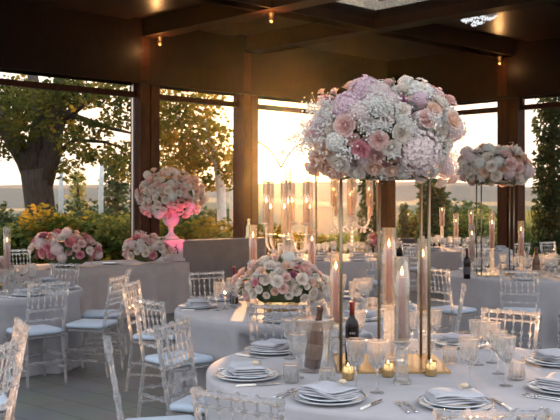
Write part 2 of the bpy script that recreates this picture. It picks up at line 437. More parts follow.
def chair(bx, by, hx, hy, label, seat=False):
    """bx,by: where the top rail stands (or the seat middle if seat); hx,hy: the way a sitter faces"""
    h = Vector((hx, hy, 0)).normalized(); c = Vector((bx, by, 0)) + (Vector() if seat else h * .265)
    t = thing('chiavari_chair', label, 'chair', (c.x, c.y, 0), math.atan2(h.y, h.x) - PI / 2, 'clear banquet chairs')
    put('cushion', CHM['cushion'], t); put('seat_frame', CHM['frame'], t)
    for k in ('rl', 'rr', 'fl', 'fr'): put('leg', CHM[k], t)
    for k in ('rail0.912', 'rail0.862', 'rail0.675', 'rail0.585'): put('back_rail', CHM[k], t)
    for k in range(6): put('spindle', CHM['spindle'], t, back_pt((k - 2.5) * .058, .675))
    for k in ('str_front', 'str_back', 'sl', 'sr', 'sl2', 'sr2'): put('stretcher', CHM[k], t)
    CHAIRS.append(t); return t

T1 = Vector((.66, F / 188, 0)); T2 = Vector((.17, F / 119, 0)); T3 = Vector((-3.02, F / 99, 0))
T5 = Vector((3.05, F / 81, 0)); T6 = Vector((.95, 13.9, 0)); T7 = Vector((3.4, 16.4, 0))
def towards(T, px, rail_y, label, turn=0, pull=0):
    s = (rail_y - HY) / (CH - .92); p = ats(px, s); d = (T - p); d.z = 0
    d = Matrix.Rotation(math.radians(turn), 3, 'Z') @ d.normalized()
    p = p + (T - p).normalized() * pull
    return chair(p.x, p.y, d.x, d.y, label)
towards(T1, 172, 323, 'clear chair at the left rear of the front table, blue seat pad')
towards(T1, 229, 398, 'clear chair cut off by the bottom edge, left of centre, front table', pull=.05)
towards(T1, 493, 412, 'clear chair cut off by the bottom edge, right of centre, front table')
towards(T1, 510, 311, 'clear gold-lit chair behind the wine glasses at the right of the front table')
chair(-.87, 4.35, .97, .22, 'clear gold-lit chair seen edge-on alone on the floor, left of the front table')
chair(-1.37, 4.32, -1, .08, 'clear chair in the bottom left corner, cut by the left frame edge')
chair(-1.53, 5.09, -.9, -.42, 'clear chair behind the one in the bottom left corner')
towards(T2, 131, 283, 'gold-lit chair at the far left of the middle table, rearmost of three in line', turn=4)
towards(T2, 148, 301, 'gold-lit chair at the left of the middle table, middle of three in line')
towards(T2, 277, 306, 'clear chair at the near side of the middle table, behind the champagne bucket')
towards(T2, 198, 271, 'pale chair beyond the middle table in front of the low grey wall', pull=.2)
chair(1.56, 7.3, -.97, .2, 'clear gold-lit chair seen edge-on right of the flower stand poles')
towards(T3, 49, 283, 'clear chair with its whole back showing at the near side of the left table')
s = 104.; chair(-1.80, F / s, -.95, .20, 'clear chair seen side-on, nearer of the pair right of the left table', True)
s = 96.; chair(-1.86, F / s + .05, -.98, -.10, 'clear chair seen side-on, farther of the pair right of the left table', True)
towards(T3, 65, 264, 'pale chair beyond the left table in front of the pink flowers')
chair(-3.98, 13.05, .66, -.75, 'pale chair at the far left below the big tree trunk')
chair(1.66, 9.2, .8, .6, 'clear chair with blue seat at the left of the right table, by the pole', )
towards(T5, 518, 273, 'clear chair with its back to us at the right table, centre', pull=.25)
chair(3.22, 8.75, -.1, 1, 'clear chair cut by the right frame edge at the right table')
chair(2.28, 15.0, .7, .7, 'white-looking chair at the far table near the corner post, left one')
chair(3.35, 14.85, .05, 1, 'white-looking chair at the far table behind the right table, middle one')
chair(4.25, 15.1, -.5, .85, 'white-looking chair at the far table, right one beside the wide post')
chair(4.85, 15.6, .5, -.8, 'white-looking chair at the far right under the ivy column')
chair(.12, 15.2, .55, -.83, 'small white chair far behind the candelabrum on the middle table')
chair(1.42, 12.3, -.42, .9, 'small white chair at the near right of the far candelabrum table')

# ------------------------------------------------------------------ tablecloths
def inside_chair(p, m=.03):
    for c in CHAIRS:
        d = p - Vector((c.location.x, c.location.y, 0)); a = -c.rotation_euler.z
        x = d.x * math.cos(a) - d.y * math.sin(a); y = d.x * math.sin(a) + d.y * math.cos(a)
        if abs(x) < .215 + m and -.25 - m < y < .21 + m: return True
    return False
def round_cloth(T, R, label, mat, seed, group='floor-length round tablecloths'):
    rnd = random.Random(seed); N = 160; mb = MB(); vs = []; fs = []
    ph = [rnd.uniform(0, 6.28) for _ in range(4)]
    lim = []
    for k in range(N):
        a = 2 * PI * k / N; r = R + .06
        while r > .42 and inside_chair(Vector((T.x + r * math.cos(a), T.y + r * math.sin(a), 0))): r -= .01
        lim.append(r)
    lim = [min(lim[(k + d) % N] for d in (-2, -1, 0, 1, 2)) for k in range(N)]
    rings = [(.0, TZ, 0), (.5, TZ, 0), (.9, TZ, 0), (.985, TZ - .0005, 0), (.997, TZ - .006, 0), (1.0, TZ - .02, .05), (1.0, .68, .25), (1.002, .59, 1), (1.005, .50, 1), (1.01, .40, 1), (1.02, .25, 1), (1.03, .10, 1), (1.05, .03, 1), (1.07, .006, 1)]
    for q, z, w in rings:
        for k in range(N):
            a = 2 * PI * k / N
            r = R * q
            if w:
                f = .5 * math.sin(13 * a + ph[0]) + .3 * math.sin(21 * a + ph[1]) + .3 * math.sin(7 * a + ph[2])
                r += (f - .2) * .055 * (.75 - z) / .75 * w
                r = min(r, r * (1 - w) + min(r, lim[k]) * w) if z < .6 else r
            vs.append((r * math.cos(a), r * math.sin(a), z))
    for i in range(len(rings) - 1):
        for k in range(N): fs.append((i * N + k, i * N + (k + 1) % N, (i + 1) * N + (k + 1) % N, (i + 1) * N + k))
    mb.add(vs[N - 1:], [])  # placeholder start, replaced below
    mb = MB(); mb.add(vs, fs)
    o = put('tablecloth', mb.mesh('tablecloth', mat), None, (T.x, T.y, 0)); tag(o, label, 'tablecloth', group); return o
round_cloth(T1, 1.05, 'grey floor-length cloth on the big round front table', M['cloth'], 1)
round_cloth(T2, 1.05, 'grey floor-length cloth on the middle round table with the low white bouquet', M['cloth'], 2)
round_cloth(T3, 1.0, 'grey floor-length cloth on the round table at the left edge', M['cloth'], 3)
round_cloth(T5, 1.0, 'grey floor-length cloth on the right round table under the smaller tall bouquet', M['cloth'], 4)
round_cloth(T6, 1.0, 'grey floor-length cloth on the far round table under the farther candelabrum', M['cloth'], 5)
round_cloth(T7, 1.0, 'grey floor-length cloth on the farthest round table before the corner windows', M['cloth'], 6)
# long table with its cloth
H0 = Vector((-3.75, 10.72, 0)); HL, HD = 3.2, 1.1
nrm = Vector((-a_.y, a_.x, 0))
def LT(u, v, z=0): return H0 + a_ * u + nrm * v + Vector((0, 0, z))
def LTx(px, v, z=0):
    lo, hi = -2., 6.
    for _ in range(40):
        m_ = (lo + hi) / 2; p = LT(m_, v)
        if pixx(p.x, p.y) < px: lo = m_
        else: hi = m_
    return LT(lo, v, z)
mb = MB(); loop = []
for u0, v0, u1, v1, n in ((0, 0, HL, 0, 60), (HL, 0, HL, HD, 24), (HL, HD, 0, HD, 60), (0, HD, 0, 0, 24)):
    for k in range(n): loop.append((u0 + (u1 - u0) * k / n, v0 + (v1 - v0) * k / n))
N = len(loop); vs = []
for off, z, w in ((-.02, TZ, 0), (0, TZ - .012, 0), (.002, .6, .5), (.01, .3, 1), (.02, .01, 1.2)):
    for k, (u, v) in enumerate(loop):
        f = off + w * .022 * (math.sin(k * .55) + .6 * math.sin(k * 1.3 + 1))
        du, dv = u - HL / 2, v - HD / 2
        nx = (1 if du > 0 else -1) if abs(du) / HL > abs(dv) / HD else 0; ny = 0 if nx else (1 if dv > 0 else -1)
        vs.append(LT(u + nx * f, v + ny * f, z))
fs = [(i * N + k, i * N + (k + 1) % N, (i + 1) * N + (k + 1) % N, (i + 1) * N + k) for i in range(4) for k in range(N)]
fs.append(tuple(range(N))); mb.add(vs, fs)
o = put('tablecloth', mb.mesh('tablecloth', M['cloth_warm'])); tag(o, 'warm grey floor-length cloth on the long table under the flower urn', 'tablecloth')

# ------------------------------------------------------------------ tableware meshes
def lm(name, prof, n, mat, smooth=True, closed=False):
    mb = MB(); mb.lathe(prof, n, closed=closed); return mb.mesh(name, mat, smooth)
def wine_profile(h=.20, r=.042):
    return [(.034, 0), (.034, .003), (.012, .008), (.006, .02), (.0048, h * .30), (.007, h * .40), (.012, h * .44), (r * .52, h * .53), (r * .80, h * .68), (r * .94, h * .84), (r, h), (r * .96, h), (r * .89, h * .84), (r * .74, h * .68), (r * .42, h * .54), (.006, h * .49)]
ME = {}
ME['wine'] = lm('wine_glass', wine_profile(.222, .047), 14, M['glass'], False)
ME['wine_big'] = lm('wine_glass', wine_profile(.24, .050), 14, M['glass'], False)
ME['flute'] = lm('champagne_flute', [(.032, 0), (.032, .003), (.01, .008), (.0045, .02), (.0045, .08), (.012, .095), (.024, .13), (.028, .18), (.026, .235), (.024, .235), (.025, .18), (.02, .13), (.004, .10)], 12, M['glass'], False)
ME['tumbler'] = lm('tumbler', [(.030, 0), (.036, .004), (.038, .03), (.040, .09), (.038, .09), (.035, .03), (.028, .014), (.001, .014)], 12, M['glass'], False)
def ring_mesh(name, r, z, w, mat, n=20): return lm(name, [(r + w * .5, z - w), (r + w * .6, z), (r - w * .6, z), (r - w * .5, z - w), (r + w * .5, z - w)], n, mat, True, True)
ME['rim_wine'] = ring_mesh('rim', .0462, .2235, .0022, M['goldrim'])
ME['rim_big'] = ring_mesh('rim', .0492, .2415, .0022, M['goldrim'])
ME['rim_tumbler'] = ring_mesh('rim', .039, .0915, .0022, M['goldrim'])
ME['tumbler_cut'] = (lambda mb: [mb.box((.0385 * math.cos(a), .0385 * math.sin(a), .028), (.006, .011, .03), a) for a in [2 * PI * k / 10 for k in range(10)]] and mb.mesh('cut_pattern', M['crystal'], False))(MB())
def cut_bowl(h, r, z0, z1, n=9):
    mb = MB()
    for k in range(n):
        a = 2 * PI * k / n; c = Vector((math.cos(a), math.sin(a), 0)); t = Vector((-c.y, c.x, 0)); w = r * .24
        p0 = c * (r * .26) + Vector((0, 0, h * .455)); pm = c * (r * .66) + Vector((0, 0, h * .57)); p1 = c * (r * .86) + Vector((0, 0, h * .70)); pk = c * (r * .76) + Vector((0, 0, h * .58))
        mb.add([p0, pm - t * w, pk, pm + t * w, p1], [(0, 1, 2), (0, 2, 3), (1, 4, 2), (2, 4, 3), (0, 3, 4, 1)])
    return mb.mesh('cut_pattern', M['crystal'], False)
ME['cut_wine'] = cut_bowl(.222, .047, 0, 0); ME['cut_big'] = cut_bowl(.24, .050, 0, 0)
ME['charger'] = lm('charger_plate', [(.10, 0), (.105, .002), (.155, .012), (.165, .017), (.163, .02), (.15, .015), (.105, .006), (.001, .006)], 40, M['charger'])
ME['charger_rim'] = lm('rim', [(.158, .0165), (.1665, .0195), (.165, .022), (.156, .0185), (.158, .0165)], 40, M['rimsilver'], True, True)
ME['plate'] = lm('dinner_plate', [(.08, 0), (.085, .002), (.125, .014), (.136, .018), (.134, .021), (.12, .016), (.085, .007), (.001, .007)], 36, M['china'])
def napkin_mesh(seed):
    rnd = random.Random(seed); mb = MB(); nx, ny = 9, 7
    z = 0.0
    for layer in range(4):
        w, d = .235 - layer * .006, .175 - layer * .004; th = .010; tw = rnd.uniform(-.05, .05)
        vs = []
        for side in (0, 1):
            for i in range(nx):
                for j in range(ny):
                    u, v = i / (nx - 1) - .5, j / (ny - 1) - .5
                    edge = max(abs(u), abs(v)) * 2
                    zz = z + (th if side else 0) * (1 - .8 * edge ** 6) + .004 * math.sin(u * 7 + layer + seed) * (layer + 1) * .35 - (.0 if side else 0)
                    x, y = u * w + .004 * math.sin(v * 9 + layer), v * d + .005 * math.sin(u * 8 + layer * 2)
                    vs.append((x * math.cos(tw) - y * math.sin(tw), x * math.sin(tw) + y * math.cos(tw), max(zz, 0)))
        fs = []; n = nx * ny
        for i in range(nx - 1):
            for j in range(ny - 1):
                q = (i * ny + j, (i + 1) * ny + j, (i + 1) * ny + j + 1, i * ny + j + 1)
                fs.append(tuple(k + n for k in q)); fs.append(q[::-1])
        per = [i * ny for i in range(nx)] + [(nx - 1) * ny + j for j in range(1, ny)] + [i * ny + ny - 1 for i in range(nx - 2, -1, -1)] + [j for j in range(ny - 2, 0, -1)]
        for k in range(len(per)): a, b = per[k], per[(k + 1) % len(per)]; fs.append((a, b, b + n, a + n))
        mb.add(vs, fs); z += th * .92
    return mb.mesh('napkin', M['napkin'])
NAP = [napkin_mesh(k) for k in range(4)]
ME['knife_handle'] = (lambda mb: mb.tube([(0, -.11, .006), (0, -.105, .006), (0, -.06, .006), (0, -.015, .006), (0, -.01, .006)], [.003, .007, .0065, .006, .004], 8) and mb.mesh('handle', M['ivory']))(MB())
ME['knife_blade'] = (lambda mb: mb.add([(-.009, -.01, .005), (.009, -.01, .005), (.010, .05, .005), (.007, .10, .005), (-.002, .12, .005), (-.009, .08, .005)] + [(-.009, -.01, .0065), (.009, -.01, .0065), (.010, .05, .0065), (.007, .10, .0065), (-.002, .12, .0065), (-.009, .08, .0065)],
    [(5, 4, 3, 2, 1, 0), (6, 7, 8, 9, 10, 11)] + [(k, (k + 1) % 6, (k + 1) % 6 + 6, k + 6) for k in range(6)]) and mb.mesh('blade', M['silver'], False))(MB())
def fork_mesh():
    mb = MB(); mb.tube([(0, -.10, .003), (0, -.095, .004), (0, -.05, .006), (0, .02, .006), (0, .04, .004)], [.004, .006, .004, .003, .008], 6)
    for k in range(4): mb.tube([((k - 1.5) * .005, .038, .005), ((k - 1.5) * .006, .06, .003), ((k - 1.5) * .006, .098, .008)], [.0025, .002, .0012], 5)
    return mb.mesh('fork', M['silver'])
ME['fork'] = fork_mesh()

TABLES = {}
class Tab:
    def __init__(s, key, c, R, phrase): s.c = c; s.R = R; s.phrase = phrase; s.used = []; s.items = {}; TABLES[key] = s
    def free(s, p, r): return (Vector((p[0], p[1], 0)) - s.c).length + r < s.R - .005 and all((p[0] - q[0]) ** 2 + (p[1] - q[1]) ** 2 > (r + q[2]) ** 2 for q in s.used)
    def take(s, p, r): s.used.append((p[0], p[1], r))
    def note(s, kind, o): s.items.setdefault(kind, []).append(o); return o
t1 = Tab('t1', T1, 1.05, 'front table'); t2 = Tab('t2', T2, 1.05, 'middle table'); t3 = Tab('t3', T3, 1.0, 'left edge table')
t5 = Tab('t5', T5, 1.0, 'right round table'); t6 = Tab('t6', T6, 1.0, 'far candelabrum table'); t7 = Tab('t7', T7, 1.0, 'farthest table')
E = .0012
def on_plate(p): return .0128 if .30 < p[0] < .88 and 4.42 < p[1] < 4.95 else 0
def glass(tab, p, kind='wine', rim=True):
    nm = {'wine': 'wine_glass', 'wine_big': 'wine_glass', 'flute': 'champagne_flute', 'tumbler': 'tumbler'}[kind]
    r = (.047 if tab is t1 else .052) if kind == 'wine_big' else (.044 if tab is t1 else .048)
    if not tab.free(p, r): return None
    tab.take(p, r)
    o = put(nm, ME[kind], None, (p[0], p[1], TZ + E), (0, 0, random.uniform(0, 6)))
    tag(o, nm, {'wine_glass': 'wine glass', 'champagne_flute': 'champagne glass', 'tumbler': 'drinking glass'}[nm], nm.replace('_', ' ') + 's on the ' + tab.phrase)
    if rim:
        if kind == 'wine': put('rim', ME['rim_wine'], o)['label'] = 'thin gold rim'
        if kind == 'wine_big': put('rim', ME['rim_big'], o)['label'] = 'thin gold rim'
        if kind == 'tumbler': put('rim', ME['rim_tumbler'], o)['label'] = 'thin gold rim'
    if kind == 'tumbler': put('cut_pattern', ME['tumbler_cut'], o)
    if kind == 'wine': put('cut_pattern', ME['cut_wine'], o)
    if kind == 'wine_big': put('cut_pattern', ME['cut_big'], o)
    tab.note(nm, o); return o
def setting(tab, p, cutlery=True, ornament=False, napkin=True):
    d = tab.c - Vector((p[0], p[1], 0)); ang = math.atan2(d.y, d.x) - PI / 2
    if not tab.free(p, .167): return
    tab.take(p, .168)
    o = put('charger_plate', ME['charger'], None, (p[0], p[1], TZ + E), (0, 0, ang)); put('rim', ME['charger_rim'], o)['label'] = 'silver rim'
    tag(o, '', 'plate', 'charger plates on the ' + tab.phrase); tab.note('charger', o)
    o = put('dinner_plate', ME['plate'], None, (p[0], p[1], TZ + E + .0075), (0, 0, ang)); tag(o, '', 'plate', 'dinner plates on the ' + tab.phrase); tab.note('plate', o)
    if napkin:
        o = put('napkin', NAP[len(tab.used) % 4], None, (p[0], p[1], TZ + .0305), (0, 0, ang + random.uniform(-.25, .25))); tag(o, '', 'napkin', 'napkins on the ' + tab.phrase); tab.note('napkin', o)
    if ornament:
        mb = MB(); mb.ball((0, 0, .011), .016, 8, 6, (1.2, .8, .7))
        q = Matrix.Rotation(ang, 3, 'Z') @ Vector((.05, .03, 0))
        o = put('pebble_ornament', mb.mesh('pebble_ornament', M['pebble']), None, (p[0] + q.x, p[1] + q.y, TZ + .073)); tag(o, '', 'ornament', 'ornaments on napkins'); tab.note('ornament', o)
    if cutlery:
        for k, off in enumerate((.205, -.20, -.235)):
            q = Matrix.Rotation(ang, 3, 'Z') @ Vector((off, .0, 0)); pos = (p[0] + q.x, p[1] + q.y)
            if (Vector((pos[0], pos[1], 0)) - tab.c).length > tab.R - .12:
                e = (tab.c - Vector((pos[0], pos[1], 0))).normalized() * ((Vector((pos[0], pos[1], 0)) - tab.c).length - tab.R + .125); pos = (pos[0] + e.x, pos[1] + e.y)
            if not all((pos[0] - u[0]) ** 2 + (pos[1] - u[1]) ** 2 > (.015 + u[2]) ** 2 for u in tab.used): continue
            if k == 0:
                o = thing('table_knife', '', 'knife', (pos[0], pos[1], TZ + E), ang, 'knives on the ' + tab.phrase)
                put('handle', ME['knife_handle'], o)['label'] = 'ivory handle'; put('blade', ME['knife_blade'], o); tab.note('knife', o)
            else:
                o = put('dinner_fork', ME['fork'], None, (pos[0], pos[1], TZ + E), (0, 0, ang)); tag(o, '', 'fork', 'forks on the ' + tab.phrase); tab.note('fork', o)

# ------------------------------------------------------------------ flowers
def petal_patch(mb, az, ha, rho, zz, ruffle=0, n=5, m=5):
    vs = []; fs = []
    for i in range(m + 1):
        v = i / m; sh = math.sqrt(max(0, math.sin(PI * (.12 + .80 * v)))) * .95
        if v > .93: sh *= .8
        for j in range(n + 1):
            u = j / n * 2 - 1; a = az + u * ha * sh
            r = rho(v) * (1 + .04 * u * u) ; z = zz(v) - .12 * abs(u) ** 3 * zz(1) * v + ruffle * math.sin(u * 6 + az * 3) * v
            vs.append((r * math.cos(a), r * math.sin(a), z))
    for i in range(m):
        for j in range(n): q = i * (n + 1) + j; fs.append((q, q + 1, q + n + 2, q + n + 1))
    mb.add(vs, fs)
def rose_mesh():
    mb = MB(); r = 1.0
    layers = [(3, .17, .66, .0), (4, .34, .70, .03), (5, .54, .66, .08), (6, .74, .54, .16), (6, .92, .36, .26)]
    for L, (n, R, H, curl) in enumerate(layers):
        for k in range(n):
            az = 2 * PI * k / n + L * .7
            petal_patch(mb, az, PI / n * 1.35,
                lambda v, R=R, curl=curl: max(.02, R * (math.sin(min(1, v * 1.1) * PI / 2) * .85 + curl * v ** 4)),
                lambda v, H=H, curl=curl: -.35 + (H + .35) * v - curl * .55 * v ** 5, .03)
    mb.ball((0, 0, -.2), .35, 8, 5)
    return mb.mesh('rose')
def hydrangea_mesh(n=120):
    mb = MB(); mb.ball((0, 0, 0), .72, 12, 8)
    for k in range(n):
        z = 1 - 1.75 * (k + .5) / n; rr = math.sqrt(max(0, 1 - z * z)); a = k * 2.39996
        d = Vector((rr * math.cos(a), rr * math.sin(a), z)); q = d.to_track_quat('Z', 'Y').to_matrix() @ Matrix.Rotation(random.uniform(0, 1.6), 3, 'Z')
        rad = .93 + random.uniform(-.10, .10); s = .155
        for p in range(4):
            c, sn = math.cos(p * PI / 2), math.sin(p * PI / 2)
            loc = [(0, 0, -.03), (s * .6, -s * .55, .05), (s * 1.2, 0, .0), (s * .6, s * .55, .05)]
            mb.add([q @ Vector((x * c - y * sn, x * sn + y * c, zz)) + d * rad for x, y, zz in loc], [(0, 1, 2, 3)])
    return mb.mesh('hydrangea', None, False)
def leaf_mesh():
    mb = MB(); vs = []; fs = []
    for i in range(6):
        v = i / 5; w = .36 * math.sin(PI * min(1, v * .92 + .04)) ** .8
        for u in (-1, 0, 1): vs.append((u * w, v * 1.0, -.28 * v * v + .10 * abs(u)))
    for i in range(5):
        for j in range(2): q = i * 3 + j; fs.append((q, q + 1, q + 4, q + 3))
    mb.add(vs, fs); return mb.mesh('leaf')
def sprig_mesh(n=70):
    """a spray of tiny blossoms on hair-thin stems"""
    mb = MB()
    for k in range(n):
        th = random.uniform(0, .85); a = random.uniform(0, 2 * PI); L = random.uniform(.6, 1.15)
        d = Vector((math.sin(th) * math.cos(a), math.sin(th) * math.sin(a), math.cos(th))) * L
        r = random.uniform(.04, .085)
        mb.add([d + Vector(v) * r for v in ((1, 0, 0), (-1, 0, 0), (0, 1, 0), (0, -1, 0), (0, 0, .7), (0, 0, -.7))], [(0, 2, 4), (2, 1, 4), (1, 3, 4), (3, 0, 4), (2, 0, 5), (1, 2, 5), (3, 1, 5), (0, 3, 5)])
        if k % 4 == 0: mb.tube([(0, 0, 0), d * .5 + Vector((0, 0, .05)), d], .006, 3, False)
    return mb.mesh('babys_breath', None, False)
def bud_mesh():
    mb = MB()
    for k in range(3): petal_patch(mb, k * 2.1, 1.3, lambda v: .05 + .5 * math.sin(v * 2.2), lambda v: -.3 + 1.2 * v, 0)
    mb.tube([(0, 0, -.9), (0, 0, -.25)], .06, 5); return mb.mesh('bud')
FM = {'rose': rose_mesh(), 'hydrangea': hydrangea_mesh(), 'leaf': leaf_mesh(), 'babys_breath': sprig_mesh(), 'bud': bud_mesh()}
for k in FM: FM[k].materials.append(M['rose_blush'])
FM['leaf'].materials[0] = M['leaf_bouquet']; FM['babys_breath'].materials[0] = M['breath']
def face_dir(d, roll=None):
    q = Vector(d).normalized().to_track_quat('Z', 'Y') @ Euler((0, 0, random.uniform(0, 6.28) if roll is None else roll)).to_quaternion()
    return q.to_euler()
def bloom(t, kind, pos, d, size, mat):
    o = put(kind, FM[kind], t, pos, face_dir(d), size, M[mat])
    if kind == 'babys_breath': o['kind'] = 'stuff'
    return o
def bouquet(t, c, rad, n, mix, size=(.055, .08), leaves=18, breath=10, lower=-.55, fixed=(), seed=1, loose=0, buds=0):
    """blooms over an ellipsoid; mix = list of (kind, material, weight)"""
    rnd = random.Random(seed); c = Vector(c)
    done = []
    for kind, mat, p, s in fixed:
        p = Vector(p); d = Vector(((p.x) / rad[0] ** 2, (p.y) / rad[1] ** 2, (p.z) / rad[2] ** 2))
        bloom(t, kind, c + p, d, s, mat); done.append((p, s))
    tot = sum(w for *_, w in mix)
    for k in range(n):
        z = 1 - (1 - lower) * (k + .5) / n; rr = math.sqrt(max(0, 1 - z * z)); a = k * 2.39996 + seed
        d = Vector((rr * math.cos(a), rr * math.sin(a), z)); sc = rnd.uniform(.82, 1.08) + (rnd.uniform(0, .15) if loose and rnd.random() < loose else 0)
        p = Vector((d.x * rad[0], d.y * rad[1], d.z * rad[2])) * sc
        x = rnd.uniform(0, tot)
        for kind, mat, w in mix:
            x -= w
            if x <= 0: break
        s = rnd.uniform(*size) * (1.12 if kind == 'hydrangea' else 1)
        if any((p - q).length < (s + s2) * .62 for q, s2 in done): continue
        done.append((p, s))
        bloom(t, kind, c + p, Vector((d.x / rad[0], d.y / rad[1], d.z / rad[2])) + Vector((rnd.uniform(-.5, .5), rnd.uniform(-.5, .5), rnd.uniform(-.2, .6))), s, mat)
    for kind, num in (('leaf', leaves), ('babys_breath', breath), ('bud', buds)):
        for k in range(num):
            z = rnd.uniform(lower, 1); a = rnd.uniform(0, 2 * PI); rr = math.sqrt(max(0, 1 - z * z)); d = Vector((rr * math.cos(a), rr * math.sin(a), z))
            sc = .94 if kind == 'leaf' else rnd.uniform(.93, 1.04) if kind == 'babys_breath' else 1.1
            p = c + Vector((d.x * rad[0], d.y * rad[1], d.z * rad[2])) * sc
            s = {'leaf': rnd.uniform(.06, .10), 'babys_breath': rnd.uniform(.07, .11), 'bud': .03}[kind] * (size[1] / .08)
            if kind == 'leaf':
                o = put('leaf', FM['leaf'], t, p, (d + Vector((0, 0, -.2))).to_track_quat('Y', 'Z').to_euler(), s)
            else: bloom(t, kind, p, d, s, 'breath' if kind == 'babys_breath' else mix[0][1])
MIX_BIG = [('rose', 'rose_blush', 2.4), ('rose', 'rose_cream', 3), ('hydrangea', 'hyd_white', 2.6), ('hydrangea', 'hyd_blush', 2), ('hydrangea', 'hyd_lilac', .5), ('rose', 'rose_peach', 1.4), ('rose', 'rose_pink', .7)]
def inner(rad, c, mat='leaf_bouquet'):
    mb = MB(); mb.ball(c, 1, 12, 8, tuple(r * .72 for r in rad)); mb2 = MB()
    mb2.add([Vector((v[0], v[1], v[2])) for v in mb.v], mb.f)
    me = MB(); b = MB(); b.lathe([(max(1e-5, math.sin(PI * i / 8)), -math.cos(PI * i / 8)) for i in range(9)], 14)
    me.add([Vector((v[0] * rad[0] * .75 + c[0], v[1] * rad[1] * .75 + c[1], v[2] * rad[2] * .75 + c[2])) for v in b.v], b.f)
    return me.mesh('foam_core', M[mat])

# big tall centrepiece on the front table: frame + flowers
p0 = Vector((.60, 4.66, TZ + E))
st = thing('flower_stand', 'tall gold stand of thin poles on the front table carrying the biggest bouquet', 'flower stand', p0)
mb = MB(); mb.box((-.01, .025, .006), (.58, .52, .012)); put('base_plate', mb.mesh('base_plate', M['gold'], False), st)
for px, s in ((341, 193), (429, 193), (379, 175), (421, 175)):
    q = ats(px, s) - p0; mb = MB(); mb.tube([(q.x, q.y, .012), (q.x, q.y, 1.0)], .0085, 8); put('pole', mb.mesh('pole', M['bronze']), st)
mb = MB(); mb.lathe([(.001, 1.005), (.15, 1.005), (.16, 1.015), (.15, 1.03), (.001, 1.03)], 24)
for px, s in ((341, 193), (429, 193), (379, 175), (421, 175)):
    q = ats(px, s) - p0; mb.tube([(q.x, q.y, 1.0), (q.x * .8, q.y * .8, 1.017), (0, 0, 1.017)], .007, 6)
put('top_frame', mb.mesh('top_frame', M['bronze']), st)
t1.take((.60, 4.66), .0)
fz = 2.01
bt = thing('flower_arrangement', 'huge pink, white and lilac flower bouquet on the tall gold stand in front', 'flowers', (.555, 4.68, TZ + 1.03 + E * 2))
cz = fz - bt.location.z; rad = (.385, .34, .255)
put('foam_core', inner(rad, (0, 0, cz)), bt)
def fx(px, py, dy): return ((px - 391) / 186.0 * (4.68 + dy) / 4.62, dy, (HY - py) / 186.0 * (4.68 + dy) / 4.62 + CH - fz)
fixed = [('hydrangea', 'hyd_lilac', fx(371, 92, -.12), .088), ('hydrangea', 'hyd_white', fx(424, 98, -.12), .10), ('hydrangea', 'hyd_white', fx(391, 93, -.02), .07),
    ('hydrangea', 'hyd_blush', fx(421, 152, -.27), .115), ('hydrangea', 'hyd_lilac', fx(352, 108, -.22), .085), ('rose', 'rose_blush', fx(347, 126, -.31), .062),
    ('rose', 'rose_blush', fx(428, 119, -.30), .052), ('rose', 'rose_peach', fx(325, 160, -.2), .075), ('rose', 'rose_peach', fx(338, 171, -.22), .06), ('rose', 'rose_cream', fx(343, 163, -.27), .06),
    ('rose', 'rose_pink', fx(362, 149, -.33), .05), ('rose', 'rose_blush', fx(380, 140, -.34), .052), ('rose', 'rose_cream', fx(404, 133, -.33), .058), ('rose', 'rose_cream', fx(393, 148, -.33), .05),
    ('rose', 'rose_mauve', fx(405, 100, -.24), .035), ('rose', 'rose_mauve', fx(408, 112, -.28), .035), ('rose', 'rose_pink', fx(438, 90, -.05), .042), ('rose', 'rose_pink', fx(447, 101, -.08), .045), ('rose', 'rose_blush', fx(459, 101, 0), .042),
    ('hydrangea', 'hyd_blush', fx(457, 128, -.05), .085), ('rose', 'rose_cream', fx(444, 131, -.2), .055), ('rose', 'rose_blush', fx(356, 140, -.3), .04), ('rose', 'rose_peach', fx(378, 168, -.25), .05),
    ('rose', 'rose_mauve', fx(335, 103, -.12), .035), ('rose', 'rose_peach', fx(343, 92, -.02), .03), ('rose', 'rose_peach', fx(331, 92, .02), .025), ('rose', 'rose_pink', fx(330, 99, -.05), .032)]
fixed += [('hydrangea', 'hyd_blush', fx(455, 168, .0), .06), ('rose', 'rose_peach', fx(462, 178, .02), .045), ('rose', 'rose_cream', fx(450, 182, .02), .045), ('rose', 'rose_peach', fx(319, 168, -.14), .055), ('rose', 'rose_cream', fx(360, 172, -.24), .05), ('rose', 'rose_peach', fx(395, 170, -.26), .045), ('hydrangea', 'hyd_white', fx(408, 170, -.2), .05), ('rose', 'rose_cream', fx(440, 172, -.12), .045)]
bouquet(bt, (0, 0, cz), rad, 170, MIX_BIG, (.036, .056), 44, 62, -.85, fixed, 3, .3, 16)
for px, py in ((318, 128), (312, 138), (345, 145), (326, 152), (338, 118), (352, 150), (365, 118), (390, 108), (400, 122), (376, 130), (436, 140), (446, 118), (305, 140), (300, 152), (330, 125), (322, 140), (335, 140), (340, 110), (372, 118), (386, 120), (368, 128), (398, 115), (315, 150), (325, 112), (380, 108), (412, 130)):
    p = Vector(fx(px, py, -.26 if 350 < px < 420 else -.16)); bloom(bt, 'babys_breath', Vector((0, 0, cz)) + p, (p.x, p.y - .3, p.z + .05), .10, 'breath')

